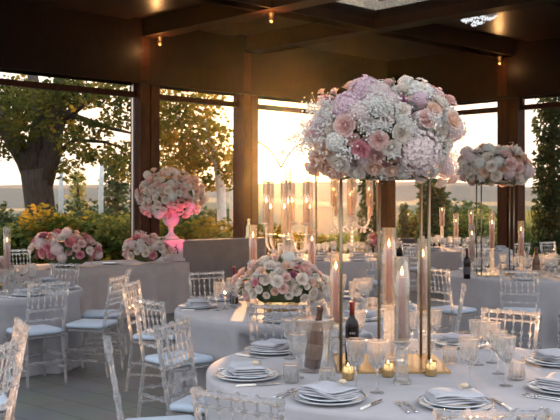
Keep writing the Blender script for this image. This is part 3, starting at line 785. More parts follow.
# second tall centrepiece, right table
p0 = Vector((2.62, F / 81 - .1, TZ + E))
t5.take((2.64, F / 81 - .09), .32)
st = thing('flower_stand', 'tall gold stand of thin poles on the right table carrying the smaller bouquet', 'flower stand', p0)
mb = MB(); mb.box((.02, .01, .006), (.46, .42, .012)); put('base_plate', mb.mesh('base_plate', M['gold'], False), st)
for x, y in ((-.2, -.18), (.19, -.18), (-.17, .2), (.24, .2)):
    mb = MB(); mb.tube([(x, y, .012), (x, y, 1.12)], .008, 8); put('pole', mb.mesh('pole', M['bronze']), st)
mb = MB(); mb.lathe([(.001, 1.11), (.25, 1.11), (.27, 1.13), (.25, 1.16), (.001, 1.16)], 20); put('top_tray', mb.mesh('top_tray', M['bronze']), st)
bt = thing('flower_arrangement', 'smaller tall bouquet of white and blush flowers in front of the right post', 'flowers', (2.62, p0.y, TZ + 1.16 + 2 * E))
rad = (.38, .34, .24); cz = 2.05 - bt.location.z + .0
put('foam_core', inner(rad, (0, 0, cz)), bt)
bouquet(bt, (0, 0, cz), rad, 85, [('rose', 'rose_blush', 3), ('rose', 'rose_cream', 4), ('hydrangea', 'hyd_white', 2), ('hydrangea', 'hyd_blush', 2), ('rose', 'rose_peach', 1.4)], (.06, .085), 34, 10, -.7, (), 11, .4, 14)

# ------------------------------------------------------------------ urn, plinth and flowers on the long table
UP = LTx(171, .45, TZ + E)
pl = thing('plinth', 'square stone plinth with a pink-lit face on the long table', 'plinth', UP, .42)
mb = MB(); mb.box((0, 0, .02), (.34, .34, .04)); mb.box((0, 0, .165), (.29, .29, .25)); mb.box((0, 0, .305), (.33, .33, .03)); put('block', mb.mesh('block', M['stone'], False), pl)
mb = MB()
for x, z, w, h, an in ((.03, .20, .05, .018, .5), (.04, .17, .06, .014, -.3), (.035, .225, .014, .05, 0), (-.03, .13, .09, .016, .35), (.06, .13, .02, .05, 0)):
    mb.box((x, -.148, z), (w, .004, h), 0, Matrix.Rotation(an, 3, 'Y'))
put('dark_mark', mb.mesh('dark_mark', M['mark'], False), pl)['label'] = 'small black mark on the plinth face'  # thin dark bars laid on the plinth face
ur = thing('urn', 'pale stone pedestal urn on the plinth of the long table', 'urn', UP + Vector((0, 0, .32 + E)))
mb = MB(); mb.lathe([(.12, 0), (.12, .03), (.075, .06), (.04, .10), (.035, .15), (.05, .17), (.04, .19)], 24); put('foot', mb.mesh('foot', M['stone']), ur)
mb = MB(); mb.lathe([(.04, .19), (.09, .22), (.125, .28), (.125, .34), (.11, .37), (.13, .39), (.135, .41), (.12, .41), (.10, .37), (.001, .35)], 24); put('bowl', mb.mesh('bowl', M['stone']), ur)
bt = thing('flower_arrangement', 'full bouquet of cream and pink flowers in the stone urn by the left post', 'flowers', UP + Vector((0, 0, .32 + .36)))
rad = (.46, .40, .37); cz = .30
put('foam_core', inner(rad, (0, 0, cz)), bt)
bouquet(bt, (0, 0, cz), rad, 170, [('rose', 'rose_cream', 4), ('hydrangea', 'hyd_white', .8), ('rose', 'rose_blush', 3), ('rose', 'rose_peach', 1)], (.045, .072), 60, 34, -.75, (), 21, .8, 18)
# pink spotlight (party light) that tints the urn from the room side
l = bpy.data.lights.new('pink_spot', 'SPOT'); l.energy = 380; l.color = (1, .08, .25); l.spot_size = math.radians(17); l.spot_blend = .4; l.shadow_soft_size = .03
lo = bpy.data.objects.new('pink_spot', l); COL.objects.link(lo); lo.location = UP + Vector((1.9, -2.3, -.40))
dv = (UP + Vector((.02, 0, .62))) - lo.location; lo.rotation_euler = dv.to_track_quat('-Z', 'Y').to_euler()

bt = thing('flower_arrangement', 'pale low bouquet on the long table at the foot of the urn', 'flowers', LTx(146, .14, TZ + E))
rad = (.33, .20, .20)
put('foam_core', inner(rad, (0, 0, .17)), bt)
bouquet(bt, (0, 0, .19), rad, 76, [('rose', 'rose_cream', 3), ('rose', 'rose_blush', 3.4), ('hydrangea', 'hyd_blush', .6), ('rose', 'rose_pink', .8)], (.05, .08), 20, 6, -.35, (), 31, .3, 4)
bt = thing('flower_arrangement', 'low bouquet of pink and cream roses at the left under the big tree', 'flowers', LTx(66, .30, TZ + E))
rad = (.44, .24, .24)
put('foam_core', inner(rad, (0, 0, .17)), bt)
bouquet(bt, (0, 0, .22), rad, 75, [('rose', 'rose_cream', 2), ('rose', 'rose_blush', 3), ('rose', 'rose_pink', 2.4), ('hydrangea', 'hyd_blush', .5), ('rose', 'rose_mauve', .8)], (.05, .08), 24, 4, -.3, (), 33, .6, 4)
# middle table bouquet (white and blush, low and wide)
bt = thing('flower_arrangement', 'low wide white bouquet on the middle table below the crystal candelabrum', 'flowers', (T2.x - .16, T2.y - .29, TZ + E))
rad = (.33, .22, .21)
mb = MB(); mb.lathe([(.10, 0), (.13, .02), (.14, .09), (.13, .10), (.001, .09)], 18); put('vase', mb.mesh('vase', M['gold']), bt)
put('foam_core', inner(rad, (0, 0, .20)), bt)
bouquet(bt, (0, 0, .21), rad, 120, [('rose', 'rose_cream', 6), ('hydrangea', 'hyd_white', .4), ('rose', 'rose_blush', 1.6), ('rose', 'rose_peach', .8), ('rose', 'rose_pink', .3)], (.03, .052), 60, 20, -.35, (('rose', 'rose_pink', (.12, -.1, .16), .045), ('rose', 'rose_mauve', (.09, -.14, .10), .04)), 41, .9, 14)
for dx in (-.2, 0, .2): t2.take((T2.x - .16 + dx, T2.y - .29), .24)
# left table bouquet cut by frame edge; far table bouquet
bt = thing('flower_arrangement', 'cream low bouquet in a gold bowl cut by the left frame edge', 'flowers', (-2.93, T3.y + .08, TZ + E)); rad = (.17, .17, .14)
mb = MB(); mb.lathe([(.08, 0), (.11, .02), (.12, .08), (.001, .08)], 16); put('vase', mb.mesh('vase', M['gold']), bt); put('foam_core', inner(rad, (0, 0, .17)), bt)
bouquet(bt, (0, 0, .18), rad, 34, [('rose', 'rose_cream', 3), ('rose', 'rose_blush', 2), ('rose', 'rose_pink', 1)], (.05, .07), 10, 3, -.3, (), 51)
t3.take((-2.93, T3.y + .08), .25)
bt = thing('flower_arrangement', 'pink and white bouquet on the far table under the farther candelabrum', 'flowers', (1.60, 13.6, TZ + E)); rad = (.22, .18, .17)
mb = MB(); mb.lathe([(.08, 0), (.11, .02), (.12, .1), (.001, .1)], 16); put('vase', mb.mesh('vase', M['gold']), bt); put('foam_core', inner(rad, (0, 0, .19)), bt)
bouquet(bt, (0, 0, .20), rad, 44, [('rose', 'rose_cream', 3), ('rose', 'rose_blush', 2), ('rose', 'rose_pink', 1.4)], (.06, .085), 12, 3, -.3, (), 52)
t6.take((1.60, 13.6), .28)

# ------------------------------------------------------------------ candles
def tube_glass_mesh(r, h): return lm('glass_tube', [(r, 0), (r, h), (r - .003, h), (r - .003, .006), (.001, .006)], 20, M['tubeglass'])
def candle(tab, pos, h, r=.016, label='', wax='candle'):
    t = thing('taper_candle', label, 'candle', pos, 0, 'lit pink taper candles' if wax == 'candle' else 'candles in the candelabra')
    mb = MB(); mb.tube([(0, 0, 0), (0, 0, h * .5), (0, 0, h - .004), (0, 0, h)], [r, r * .96, r * .9, r * .6], 10); put('wax', mb.mesh('wax', M[wax]), t)
    mb = MB(); mb.tube([(0, 0, h), (0, 0, h + .012)], .0012, 5); put('wick', mb.mesh('wick', M['wick']), t)
    mb = MB(); mb.lathe([(.0005, h + .006), (.006, h + .014), (.0075, h + .022), (.005, h + .036), (.0006, h + .052)], 8); put('flame', mb.mesh('flame', M['flame']), t)
    return t
def holder_profile(h):
    return [(.044, 0), (.046, .012), (.036, .02), (.031, .03), (.031, h * .45), (.024, h * .5), (.031, h * .55), (.031, h - .045), (.022, h - .035), (.042, h - .012), (.046, h - .003), (.043, h), (.001, h)]
def hurricane(tab, px, s, z_top, z_mid, label, clabel, r=.038, chh=.30):
    """crystal foot with a tall glass tube; a pink candle stands inside"""
    p = ats(px, s, TZ + E); p.z += on_plate(p); tab.take((p.x, p.y), .052)
    t = thing('hurricane_candle_holder', label, 'candle holder', p, 0, 'crystal candle holders')
    h = z_mid - TZ; put('crystal_foot', lm('crystal_foot', holder_profile(h), 10, M['crystal'], False), t)
    put('glass_tube', tube_glass_mesh(r, z_top - z_mid), t, (0, 0, h + .0005))
    candle(tab, (p.x, p.y, p.z + h + .008), min(chh, (z_top - z_mid) - .075), .018 if r > .03 else .014, clabel)
hurricane(t1, 402, 205, 1.365, .96, 'crystal holder with glass tube, nearest of the candles on the front table', 'lit pink candle, nearest on the front table', .037)
hurricane(t1, 389, 182, 1.48, 1.06, 'crystal holder with glass tube, tallest of the front table', 'lit pink candle in the tallest tube of the front table', .041)
hurricane(t1, 423, 172, 1.42, 1.0, 'crystal holder with glass tube behind the right gold pole', 'lit pink candle just left of the right gold pole', .035)
hurricane(t1, 336, 172, 1.345, .93, 'crystal holder with glass tube beside the left gold pole', 'lit pink candle just left of the left gold pole', .035)
hurricane(t2, 253, 116, 1.44, 1.02, 'crystal holder with glass tube left of the low white bouquet', 'lit pink candle left of the low white bouquet', .036)
hurricane(t2, 312, 113, 1.39, .98, 'crystal holder with glass tube right of the low white bouquet', 'lit pink candle right of the low white bouquet', .036)
hurricane(t2, 284, 111, 1.17, .86, 'crystal holder with glass tube just behind the low white bouquet', 'lit pink candle just behind the low white bouquet', .03)
hurricane(t3, 7, 101, 1.39, .93, 'crystal holder with glass tube at the left frame edge', 'lit pink candle at the left frame edge', .034)
hurricane(t5, 472, 83, 1.39, .93, 'crystal holder with glass tube left of the smaller tall stand', 'lit pink candle left of the smaller tall stand', .035)
hurricane(t5, 492, 78, 1.53, 1.05, 'crystal holder with glass tube between the smaller stand poles', 'lit pink candle between the smaller stand poles', .036)
hurricane(t5, 521, 82, 1.41, .98, 'crystal holder with glass tube right of the smaller tall stand', 'lit pink candle right of the smaller tall stand', .036)
hurricane(t7, 442, 53, 1.55, 1.2, 'slim crystal holder with glass tube on the farthest table, left one', 'lit candle on the farthest table, left one', .05)
hurricane(t7, 456, 51, 1.43, .95, 'slim crystal holder with glass tube on the farthest table, middle one', 'lit candle on the farthest table, middle one', .05)
hurricane(t7, 471, 52, 1.50, 1.1, 'slim crystal holder with glass tube on the farthest table, right one', 'lit candle on the farthest table, right one', .05)

def candelabrum(tab, pos, z_arm, z_top, R, label, clab, n=6, sc=1.0):
    p = Vector((pos[0], pos[1], TZ + E)); tab.take((p.x, p.y), .10)
    t = thing('crystal_candelabrum', label, 'candelabrum', p)
    h = z_arm - TZ
    pr = [(.09, 0), (.092, .012), (.06, .03), (.02, .05)]; z = .05
    while z < h - .1: pr += [(.026, z + .03), (.034, z + .045), (.016, z + .07)]; z += .07
    pr += [(.02, h - .06), (.045, h - .03), (.05, h), (.03, h + .03), (.001, h + .04)]
    put('stem', lm('stem', pr, 14, M['crystal'], False), t)
    spots = []
    for k in range(n):
        a = 2 * PI * k / n + .35; d = Vector((math.cos(a), math.sin(a), 0))
        up = .10 if k % 2 else .0
        pts = [d * (R * u) + Vector((0, 0, h - .04 + zz * sc)) for u, zz in ((.08, .03), (.3, -.05), (.6, -.085), (.85, -.05), (.98, .0), (1, .05 + up))]
        mb = MB(); mb.tube(pts, [.012, .012, .011, .011, .010, .012], 7); ar = put('arm', mb.mesh('arm', M['crystal']), t)
        top = d * R + Vector((0, 0, h + .01 * sc + up * sc))
        put('bobeche', lm('bobeche', [(.012, 0), (.03, .012), (.05, .02), (.052, .026), (.03, .026), (.001, .026)], 12, M['crystal'], False), ar, top)
        for q in range(5):
            b = 2 * PI * q / 5; mb = MB()
        spots.append((top + Vector((0, 0, .0265)), z_top - p.z - top.z - .0265))
    spots.append((Vector((0, 0, h + .041)), z_top - p.z - h - .04 + .10))
    mb = MB()
    for k in range(n * 6):
        a = 2 * PI * k / (n * 6); rr = R * (.55 + .45 * ((k % 6) / 5)); mb.ball((rr * math.cos(a), rr * math.sin(a), h - .10 * sc - .03 * (k % 3)), .011 * sc, 6, 4)
        mb.tube([(rr * math.cos(a), rr * math.sin(a), h - .1 * sc - .03 * (k % 3)), (rr * .97 * math.cos(a), rr * .97 * math.sin(a), h + .0)], .0015, 3)
    put('crystal_drops', mb.mesh('crystal_drops', M['crystal'], False), t)['kind'] = 'stuff'
    cs = []
    for q, hh in spots:
        put('glass_tube', tube_glass_mesh(.029 * sc, hh), t, q)
        cs.append(candle(tab, p + q + Vector((0, 0, .008)), hh * .45, .012 * sc, '', 'candle_pale'))
    label_by_order(cs, clab)
candelabrum(t2, (T2.x - .1, T2.y + .22), 1.32, 1.82, .20, 'crystal candelabrum with six glass-tubed candles on the middle table', 'slim candle in the nearer candelabrum on the middle table, #', 6)
candelabrum(t6, ((352 - 280) / 63., 13.65), 1.40, 2.08, .32, 'larger crystal candelabrum with glass-tubed candles on the far table', 'slim candle in the farther candelabrum on the far table, #', 6, 1.6)

# ------------------------------------------------------------------ front table things
for p in ((-.84, -.25), (-.72, .50), (-.44, -.74), (.44, .70), (.86, .12), (.66, -.54), (.10, -.86), (-.20, .84)):
    v = Vector((p[0], p[1], 0)).normalized() * .86; setting(t1, (T1.x + v.x, T1.y + v.y), True, p in ((-.84, -.25), (-.44, -.74), (.10, -.86)))
# ice bucket with champagne
bp = at(314, 371); t1.take((bp.x, bp.y), .085)
bu = thing('ice_bucket', 'clear flared glass ice bucket with a peach-lit rim on the front table', 'ice bucket', (bp.x, bp.y, TZ + E))
put('bucket_wall', lm('bucket_wall', [(.075, 0), (.08, .004), (.083, .15), (.092, .23), (.105, .27), (.102, .275), (.089, .23), (.079, .15), (.074, .012), (.001, .012)], 24, M['thinglass']), bu)
put('rim_band', lm('rim_band', [(.0935, .222), (.1065, .262), (.108, .276), (.1, .277), (.0905, .224), (.0935, .222)], 24, clear('rim_peach_light', (.97, .92, .87), .3, .15, (.95, .75, .62), .06), True, True), bu)['label'] = 'flared rim with peach light in its colour'  # peach light on the rim is put into its colour
def bottle(loc, tilt, glassm, foil, lab, label, champagne=False, s=1.0):
    t = thing('wine_bottle' if not champagne else 'champagne_bottle', label, 'bottle', loc); t.rotation_euler = tilt; t.scale = (s, s, s)
    if champagne: pr = [(.03, 0), (.042, .004), (.043, .13), (.040, .16), (.028, .21), (.016, .255), (.014, .30), (.0155, .303), (.0155, .315), (.001, .316)]
    else: pr = [(.03, 0), (.037, .004), (.0375, .19), (.033, .215), (.018, .235), (.0135, .25), (.013, .31), (.0148, .312), (.0148, .322), (.001, .323)]
    put('glass_body', lm('glass_body', pr, 20, M[glassm]), t)
    fz0 = .235 if champagne else .25
    fp = [(.0225, fz0), (.0165, fz0 + .022), (.0148, fz0 + .05), (.0165, .304), (.0165, .318), (.001, .319)] if champagne else [(.0142, fz0), (.0136, .31), (.0156, .312), (.0156, .3245), (.001, .325)]
    put('foil_cap', lm('foil_cap', fp, 16, M[foil]), t)
    r = .0436 if champagne else .0382
    put('paper_label', lm('paper_label', [(r, .05), (r + .0004, .052), (r + .0004, .125), (r, .127)], 20, M[lab]), t)
    return t
bottle((bp.x - .012, bp.y - .012, TZ + .018), (.0, math.radians(8), 0), 'bottle_brown', 'foil_brown', 'label_pale', 'brown champagne bottle tilted in the glass ice bucket', True, 1.02)
wp = at(352, 363); t1.take((wp.x, wp.y), .04)
wb = bottle((wp.x, wp.y, TZ + E + on_plate(wp)), (0, 0, 0), 'bottle', 'foil_red', 'label', 'dark red wine bottle beside the left gold pole')
mb = MB()
for k in range(3): mb.box((-.012 + k * .011, -.0375, .155), (.007, .004, .010))
put('label_print', mb.mesh('label_print', M['label_mark'], False), wb)
wp2 = Vector((-.40, 7.5, 0)); t2.take((wp2.x, wp2.y), .04)
bottle((wp2.x, wp2.y, TZ + E), (0, 0, 0), 'bottle', 'foil_red', 'label', 'dark bottle at the left of the low white bouquet')
wp3 = at(313, 296); 
t2.take((wp3.x, wp3.y), .045)
bottle((wp3.x, wp3.y, TZ + E), (0, 0, 0), 'bottle_brown', 'foil_brown', 'label_pale', 'brown champagne bottle on the middle table above the ice bucket', True)
wp4 = at(467, 279); t5.take((wp4.x, wp4.y), .045)
bottle((wp4.x, wp4.y, TZ + E), (0, 0, 0), 'bottle', 'foil_red', 'label', 'dark wine bottle at the left of the right table', False, 1.1)
wp5 = Vector((3.07, 10.3, 0)); t5.take((wp5.x, wp5.y), .045)
bottle((wp5.x, wp5.y, TZ + E), (0, 0, 0), 'bottle_brown', 'foil_brown', 'label_pale', 'brown champagne bottle in the middle of the right table', True, 1.1)
def votive(tab, px, py, label):
    p = at(px, py); tab.take((p.x, p.y), .032)
    z = TZ + E + on_plate(p)
    t = thing('votive_holder', label, 'candle holder', (p.x, p.y, z), 0, 'gold votive holders')
    put('cup', lm('cup', [(.026, 0), (.03, .003), (.030, .075), (.027, .075), (.027, .008), (.001, .008)], 14, M['gold']), t)
    c = thing('votive_candle', label.replace('gold votive cup', 'small lit candle in the gold votive cup'), 'candle', (p.x, p.y, z + .0085), 0, 'votive candles')
    put('wax', lm('wax', [(.024, 0), (.024, .04), (.001, .04)], 12, M['wax_glow']), c)
    put('flame', lm('flame', [(.0005, .04), (.005, .05), (.006, .056), (.0006, .075)], 8, M['flame']), c)
votive(t1, 431, 376, 'gold votive cup at the foot of the right gold pole')
votive(t1, 348, 380, 'gold votive cup at the foot of the left gold pole')
votive(t1, 388, 377, 'gold votive cup at the middle of the gold base')
for px, py, k in ((290, 359, 'wine'), (291, 383, 'tumbler'), (298, 378, 'wine'), (356, 391, 'wine_big'), (377, 393, 'wine_big'), (358, 352, 'wine_big'), (434, 350, 'wine_big'), (371, 353, 'wine'),
                  (455, 396, 'wine_big'), (469, 389, 'wine_big'), (478, 365, 'wine_big'), (492, 363, 'wine'), (506, 386, 'wine_big'), (478, 393, 'tumbler'), (517, 380, 'tumbler'), (498, 374, 'wine'), (327, 388, 'tumbler'), (412, 350, 'wine'), (305, 352, 'wine'), (450, 364, 'tumbler')):
    p = at(px, py); glass(t1, p, k)
# other tables: settings round the rim, glasses inside
for tab, n, ph in ((t2, 9, .35), (t3, 8, .1), (t5, 9, .2), (t6, 8, .3), (t7, 8, .0)):
    far = tab in (t6, t7)
    for k in range(n):
        a = 2 * PI * k / n + ph; d = Vector((math.cos(a), math.sin(a), 0)); s = Vector((-d.y, d.x, 0))
        p = tab.c + d * (tab.R - .19); setting(tab, p, not far and tab is not t5)
        for off, rr, kind in ((-.10, .46, 'wine_big'), (.02, .43, 'wine'), (.13, .47, 'tumbler'), (-.02, .54, 'flute')):
            if far and kind in ('tumbler',): continue
            q = tab.c + d * (tab.R - .95 + rr + .02) + s * off; glass(tab, q, kind, not far)
for tab, cnt, rr in ((t5, 90, .80), (t2, 60, .74), (t3, 18, .6), (t7, 24, .78), (t6, 20, .75)):
    rnd = random.Random(cnt)
    for k in range(cnt):
        a = rnd.uniform(0, 6.28); r = rnd.uniform(.15, rr); glass(tab, tab.c + Vector((math.cos(a) * r, math.sin(a) * r, 0)), rnd.choice(('wine_big', 'wine', 'wine', 'flute')), tab in (t2, t5))
for tab in TABLES.values():
    for kind, tpl in (('wine_glass', 'clear stemmed wine glass on the %s, #'), ('champagne_flute', 'slim champagne flute on the %s, #'), ('tumbler', 'cut-glass tumbler on the %s, #'), ('charger', 'silver-rimmed charger plate on the %s, #'),
                      ('plate', 'pale dinner plate under the napkin on the %s, #'), ('napkin', 'folded pale grey napkin on the %s, #'), ('knife', 'ivory-handled knife on the %s, #'), ('fork', 'silver fork on the %s, #'), ('ornament', 'small beige ornament on a napkin of the %s, #')):
        if kind in tab.items: label_by_order(tab.items[kind], tpl % tab.phrase)
# a glass on the long table
p = LT(1.85, .5, TZ + E); o = put('wine_glass', ME['wine_big'], None, p); tag(o, 'single stemmed glass on the long table right of the pink roses', 'wine glass')
p = LT(2.08, .38, TZ + E); o = put('dinner_plate', ME['plate'], None, p); tag(o, 'plate lying on the long table between glass and urn', 'plate')

# ------------------------------------------------------------------ outside
gm = MB(); gm.add([(-500, -60, -.13), (500, -60, -.13), (500, 600, -.13), (-500, 600, -.13)], [(0, 1, 2, 3)]); struct('ground', gm, M['ground'])
def hills(name, Y, base, amp, seed, mat, depth=60):
    rnd = random.Random(seed); N = 80; vs = []; fs = []
    ph = [rnd.uniform(0, 6) for _ in range(4)]
    for r in range(5):
        t = r / 4
        for k in range(N + 1):
            x = (k / N - .5) * Y * 1.6
            h = base + amp * (math.sin(x / Y * 5 + ph[0]) + .5 * math.sin(x / Y * 13 + ph[1]) + .2 * math.sin(x / Y * 31 + ph[2]))
            vs.append((x, Y + (t - .5) * 2 * depth, -.2 + h * math.sin(t * PI * .5 + .001) if t < 1 else h * .2))
    for r in range(4):
        for k in range(N): q = r * (N + 1) + k; fs.append((q, q + 1, q + N + 2, q + N + 1))
    mb = MB(); mb.add(vs, fs); return struct(name, mb, mat, True)
hills('hills', 70, 1.9, .5, 3, M['hill'], 20); hills('hills', 200, 7.0, .9, 8, M['hill_far'], 60)

def leaf_cloud(blobs, n, size, seed, droop=.3, shell=.35):
    rnd = random.Random(seed); mb = MB(); tot = sum(b[1][0] * b[1][1] * b[1][2] for b in blobs)
    for c, r in blobs:
        k = int(n * (r[0] * r[1] * r[2]) / tot)
        for _ in range(k):
            d = Vector((rnd.gauss(0, 1), rnd.gauss(0, 1), rnd.gauss(0, 1))).normalized() * (shell + (1 - shell) * rnd.random() ** .6)
            p = Vector(c) + Vector((d.x * r[0], d.y * r[1], d.z * r[2])); s = size * rnd.uniform(.6, 1.3)
            a = rnd.uniform(0, 2 * PI); t = Vector((math.cos(a), math.sin(a), rnd.uniform(-.9, .3) - droop * .5)).normalized()
            w = t.cross(Vector((rnd.uniform(-1, 1), rnd.uniform(-1, 1), rnd.uniform(-.2, 1)))).normalized(); nn = t.cross(w)
            mb.add([p, p + t * s * .45 + w * s * .32 + nn * s * .08, p + t * s, p + t * s * .45 - w * s * .32 + nn * s * .08], [(0, 1, 2), (0, 2, 3)])
    return mb
def plant(name, label, cat, base, blobs, n, size, mat, seed, trunks=(), bark='bark', group=None, droop=.3, shell=.35):
    t = thing(name, label, cat, base, 0, group)
    put('foliage', leaf_cloud(blobs, n, size, seed, droop, shell).mesh('foliage', M[mat], False), t)
    for nm, pts, rad in trunks:
        mb = MB(); mb.tube(pts, rad, 10); put(nm, mb.mesh(nm, M[bark]), t)
    return t
GZ = -.13
# big dark tree, left
S = 38.
def tp(px, py, dy=0): s = S * 1.0; return Vector(((px - 280) / s * (1 + dy * s / F), F / s + dy, (HY - py) / s * (1 + dy * s / F) + CH)) - tb
tb = Vector((0, 0, 0)); tb = Vector(((40 - 280) / S, F / S, GZ))
trunks = [('trunk', [tp(42, 275), tp(42, 240), tp(41, 215), tp(38, 190), tp(36, 170)], [.62, .46, .40, .40, .42]),
    ('bough', [tp(37, 185), tp(26, 160), tp(8, 130), tp(-20, 90)], [.32, .27, .24, .2]),
    ('bough', [tp(40, 185), tp(52, 150), tp(56, 115), tp(60, 80), tp(66, 30)], [.34, .28, .22, .17, .1]),
    ('bough', [tp(36, 180), tp(34, 150), tp(40, 120), tp(30, 60)], [.36, .26, .2, .12]),
    ('bough', [tp(54, 128), tp(72, 112), tp(92, 98), tp(112, 92)], [.14, .11, .09, .05]),
    ('bough', [tp(57, 112), tp(80, 118), tp(110, 128), tp(135, 134)], [.10, .08, .06, .03]),
    ('bough', [tp(48, 160), tp(75, 140), tp(105, 142), tp(128, 150)], [.09, .06, .04, .02])]
bl = []
rnd = random.Random(5)
for px, py, rx, rz in ((10, 95, 1.1, .8), (30, 110, 1.0, .8), (60, 98, .8, .5), (85, 88, .9, .5), (115, 95, .8, .5), (-10, 120, 1.2, 1.2), (45, 88, 1.2, .4), (120, 120, .5, .4), (95, 125, .7, .35), (75, 135, .55, .35), (115, 150, .6, .35), (90, 160, .6, .35), (65, 165, .4, .3), (128, 168, .45, .35), (60, 120, .6, .4)):
    for _ in range(2): bl.append((tp(px + rnd.uniform(-6, 6), py + rnd.uniform(-6, 6), rnd.uniform(-1.6, 1.6)), (rx * .85, .9, rz * .85)))
plant('broadleaf_tree', 'big dark tree with a thick forked trunk at the left', 'tree', tb, bl, 7400, .15, 'leaf_dark', 61, trunks)
# second tree, behind the second bay
S = 34.; tb = Vector(((222 - 280) / S, F / S, GZ))
trunks = [('trunk', [tp(223, 270), tp(222, 225), tp(221, 190), tp(216, 160), tp(205, 120)], [.17, .14, .13, .10, .05]), ('bough', [tp(218, 165), tp(195, 140), tp(175, 115)], [.08, .06, .03])]
bl = []
for px, py, rx, rz in ((172, 100, .8, .5), (180, 125, .9, .6), (198, 112, .8, .5), (215, 130, .6, .5), (178, 150, .8, .5), (200, 152, .8, .5), (222, 160, .5, .5), (190, 172, .7, .4), (168, 168, .6, .5), (212, 180, .5, .3), (160, 120, .8, .8), (232, 175, .3, .5), (205, 95, .6, .3)):
    for _ in range(2): bl.append((tp(px + rnd.uniform(-5, 5), py + rnd.uniform(-5, 5), rnd.uniform(-1, 1)), (rx * .9, .8, rz * .9)))
plant('broadleaf_tree', 'slender-trunked tree behind the second bay by the glowing post', 'tree', tb, bl, 5600, .15, 'leaf_gold', 62, trunks, 'palebark')
# hedge shrubs
def shrub(px, s, w, h, label, mat, n=1500, size=.16, seed=0, cat='shrub', name='shrub', group=None, droop=.2, shell=.35):
    base = ats(px, s, GZ); blobs = []
    r = random.Random(seed)
    for k in range(6): blobs.append(((r.uniform(-.5, .5) * w * .6, r.uniform(-.4, .4), h * r.uniform(.3, .72)), (w * .34, .5, h * .30)))
    blobs.append(((0, 0, h * .3), (w * .5, .55, h * .3)))
    st_ = [('stem', [(x * w, 0, 0), (x * w * 1.6, .05, h * .6)], [.03, .015]) for x in (-.2, 0, .2)]
    return plant(name, label, cat, base, blobs, n, size, mat, seed, st_, 'bark', group, droop, shell)
for k, (px, w, h, m_) in enumerate(((-8, 2.2, 1.5, 'leaf_mid'), (28, 2.0, 1.55, 'leaf_mid'), (62, 1.9, 1.75, 'leaf_gold'), (95, 1.9, 1.6, 'leaf_gold'), (122, 1.8, 1.7, 'leaf_mid'))):
    shrub(px, 45, w, h, 'golden green hedge shrub under the left window, ' + ('leftmost', 'second from left', 'middle one', 'fourth from left', 'rightmost by the post')[k], m_, 1700, .17, 70 + k, 'shrub', 'hedge_shrub', 'hedge shrubs under the left window')
shrub(185, 42, 2.2, 1.5, 'feathery green shrub behind the low grey wall, left one', 'leaf_gold', 2000, .17, 80)
shrub(222, 42, 1.8, 1.35, 'feathery green shrub behind the low grey wall, right one', 'leaf_bright', 1500, .17, 81)
# slender pale trunks and mid-distance trees, left
for k, px in enumerate((61, 101, 232)):
    b = ats(px, 27, GZ); mb = MB(); mb.tube([(0, 0, 0), (0, 0, 2.4), (.05, 0, 3.4)], [.10, .09, .08], 8)
    o = put('pale_trunk', mb.mesh('pale_trunk', M['palebark']), None, b); tag(o, ('slim pale trunk seen right of the big dark trunk', 'slim pale trunk between big tree and left post', 'slim pale trunk beside the glowing post')[k], 'tree trunk')
def column(px, s, w, z0, z1, label, mat, n, size, seed, name='cypress', cat='tree'):
    base = ats(px, s, GZ); H = z1 - GZ; blobs = []
    for k in range(9):
        t = k / 8; blobs.append(((random.uniform(-.06, .06), 0, z0 - GZ + (z1 - z0) * (t * .9 + .05)), (w * .5 * (1 - .25 * t), w * .5, (z1 - z0) * .09)))
    return plant(name, label, cat, base, blobs, n, size, mat, seed, [('trunk', [(0, 0, 0), (0, 0, H * .6), (0, 0, H * .9)], [.10, .08, .03])], 'bark', None, .5, .3)
column(78, 24, 1.0, .3, 2.9, 'small bright green columnar tree far behind the big tree', 'leaf_bright', 900, .18, 90)
column(117, 24, 1.6, .3, 3.6, 'dull green columnar tree far away left of the first post', 'leaf_cypress', 1500, .2, 91)
column(371, 37, .75, .0, 3.3, 'dark ivy-clad column left of the corner post', 'leaf_cypress', 2600, .13, 92, 'climbing_ivy', 'climbing plant')
column(433, 36, 1.1, .0, 2.25, 'dark rounded column of foliage right of the corner post', 'leaf_cypress', 2800, .14, 93, 'climbing_ivy', 'climbing plant')
column(404, 30, .4, .0, 1.6, 'thin dark young cypress by the corner post', 'leaf_cypress', 700, .13, 97)
column(552, 47, .95, -.1, 3.95, 'tall dark ivy-clad column at the right frame edge', 'leaf_cypress', 5000, .12, 94, 'climbing_ivy', 'climbing plant')
shrub(462, 33, 1.8, 1.5, 'mid-green shrub below the smaller tall bouquet, left one', 'leaf_mid', 1500, .17, 95)
shrub(490, 33, 1.6, 1.75, 'mid-green shrub below the smaller tall bouquet, right one', 'leaf_bright', 1400, .17, 96)
shrub(345, 33, 1.6, .9, 'dry golden shrub behind the farther candelabrum', 'leaf_bright', 1000, .18, 98)
shrub(300, 33, 2.2, .95, 'dull golden shrub behind the nearer candelabrum', 'leaf_gold', 1200, .18, 99)
shrub(267, 40, 1.2, 1.3, 'dark golden shrub just right of the glowing post', 'leaf_gold', 1000, .17, 101)
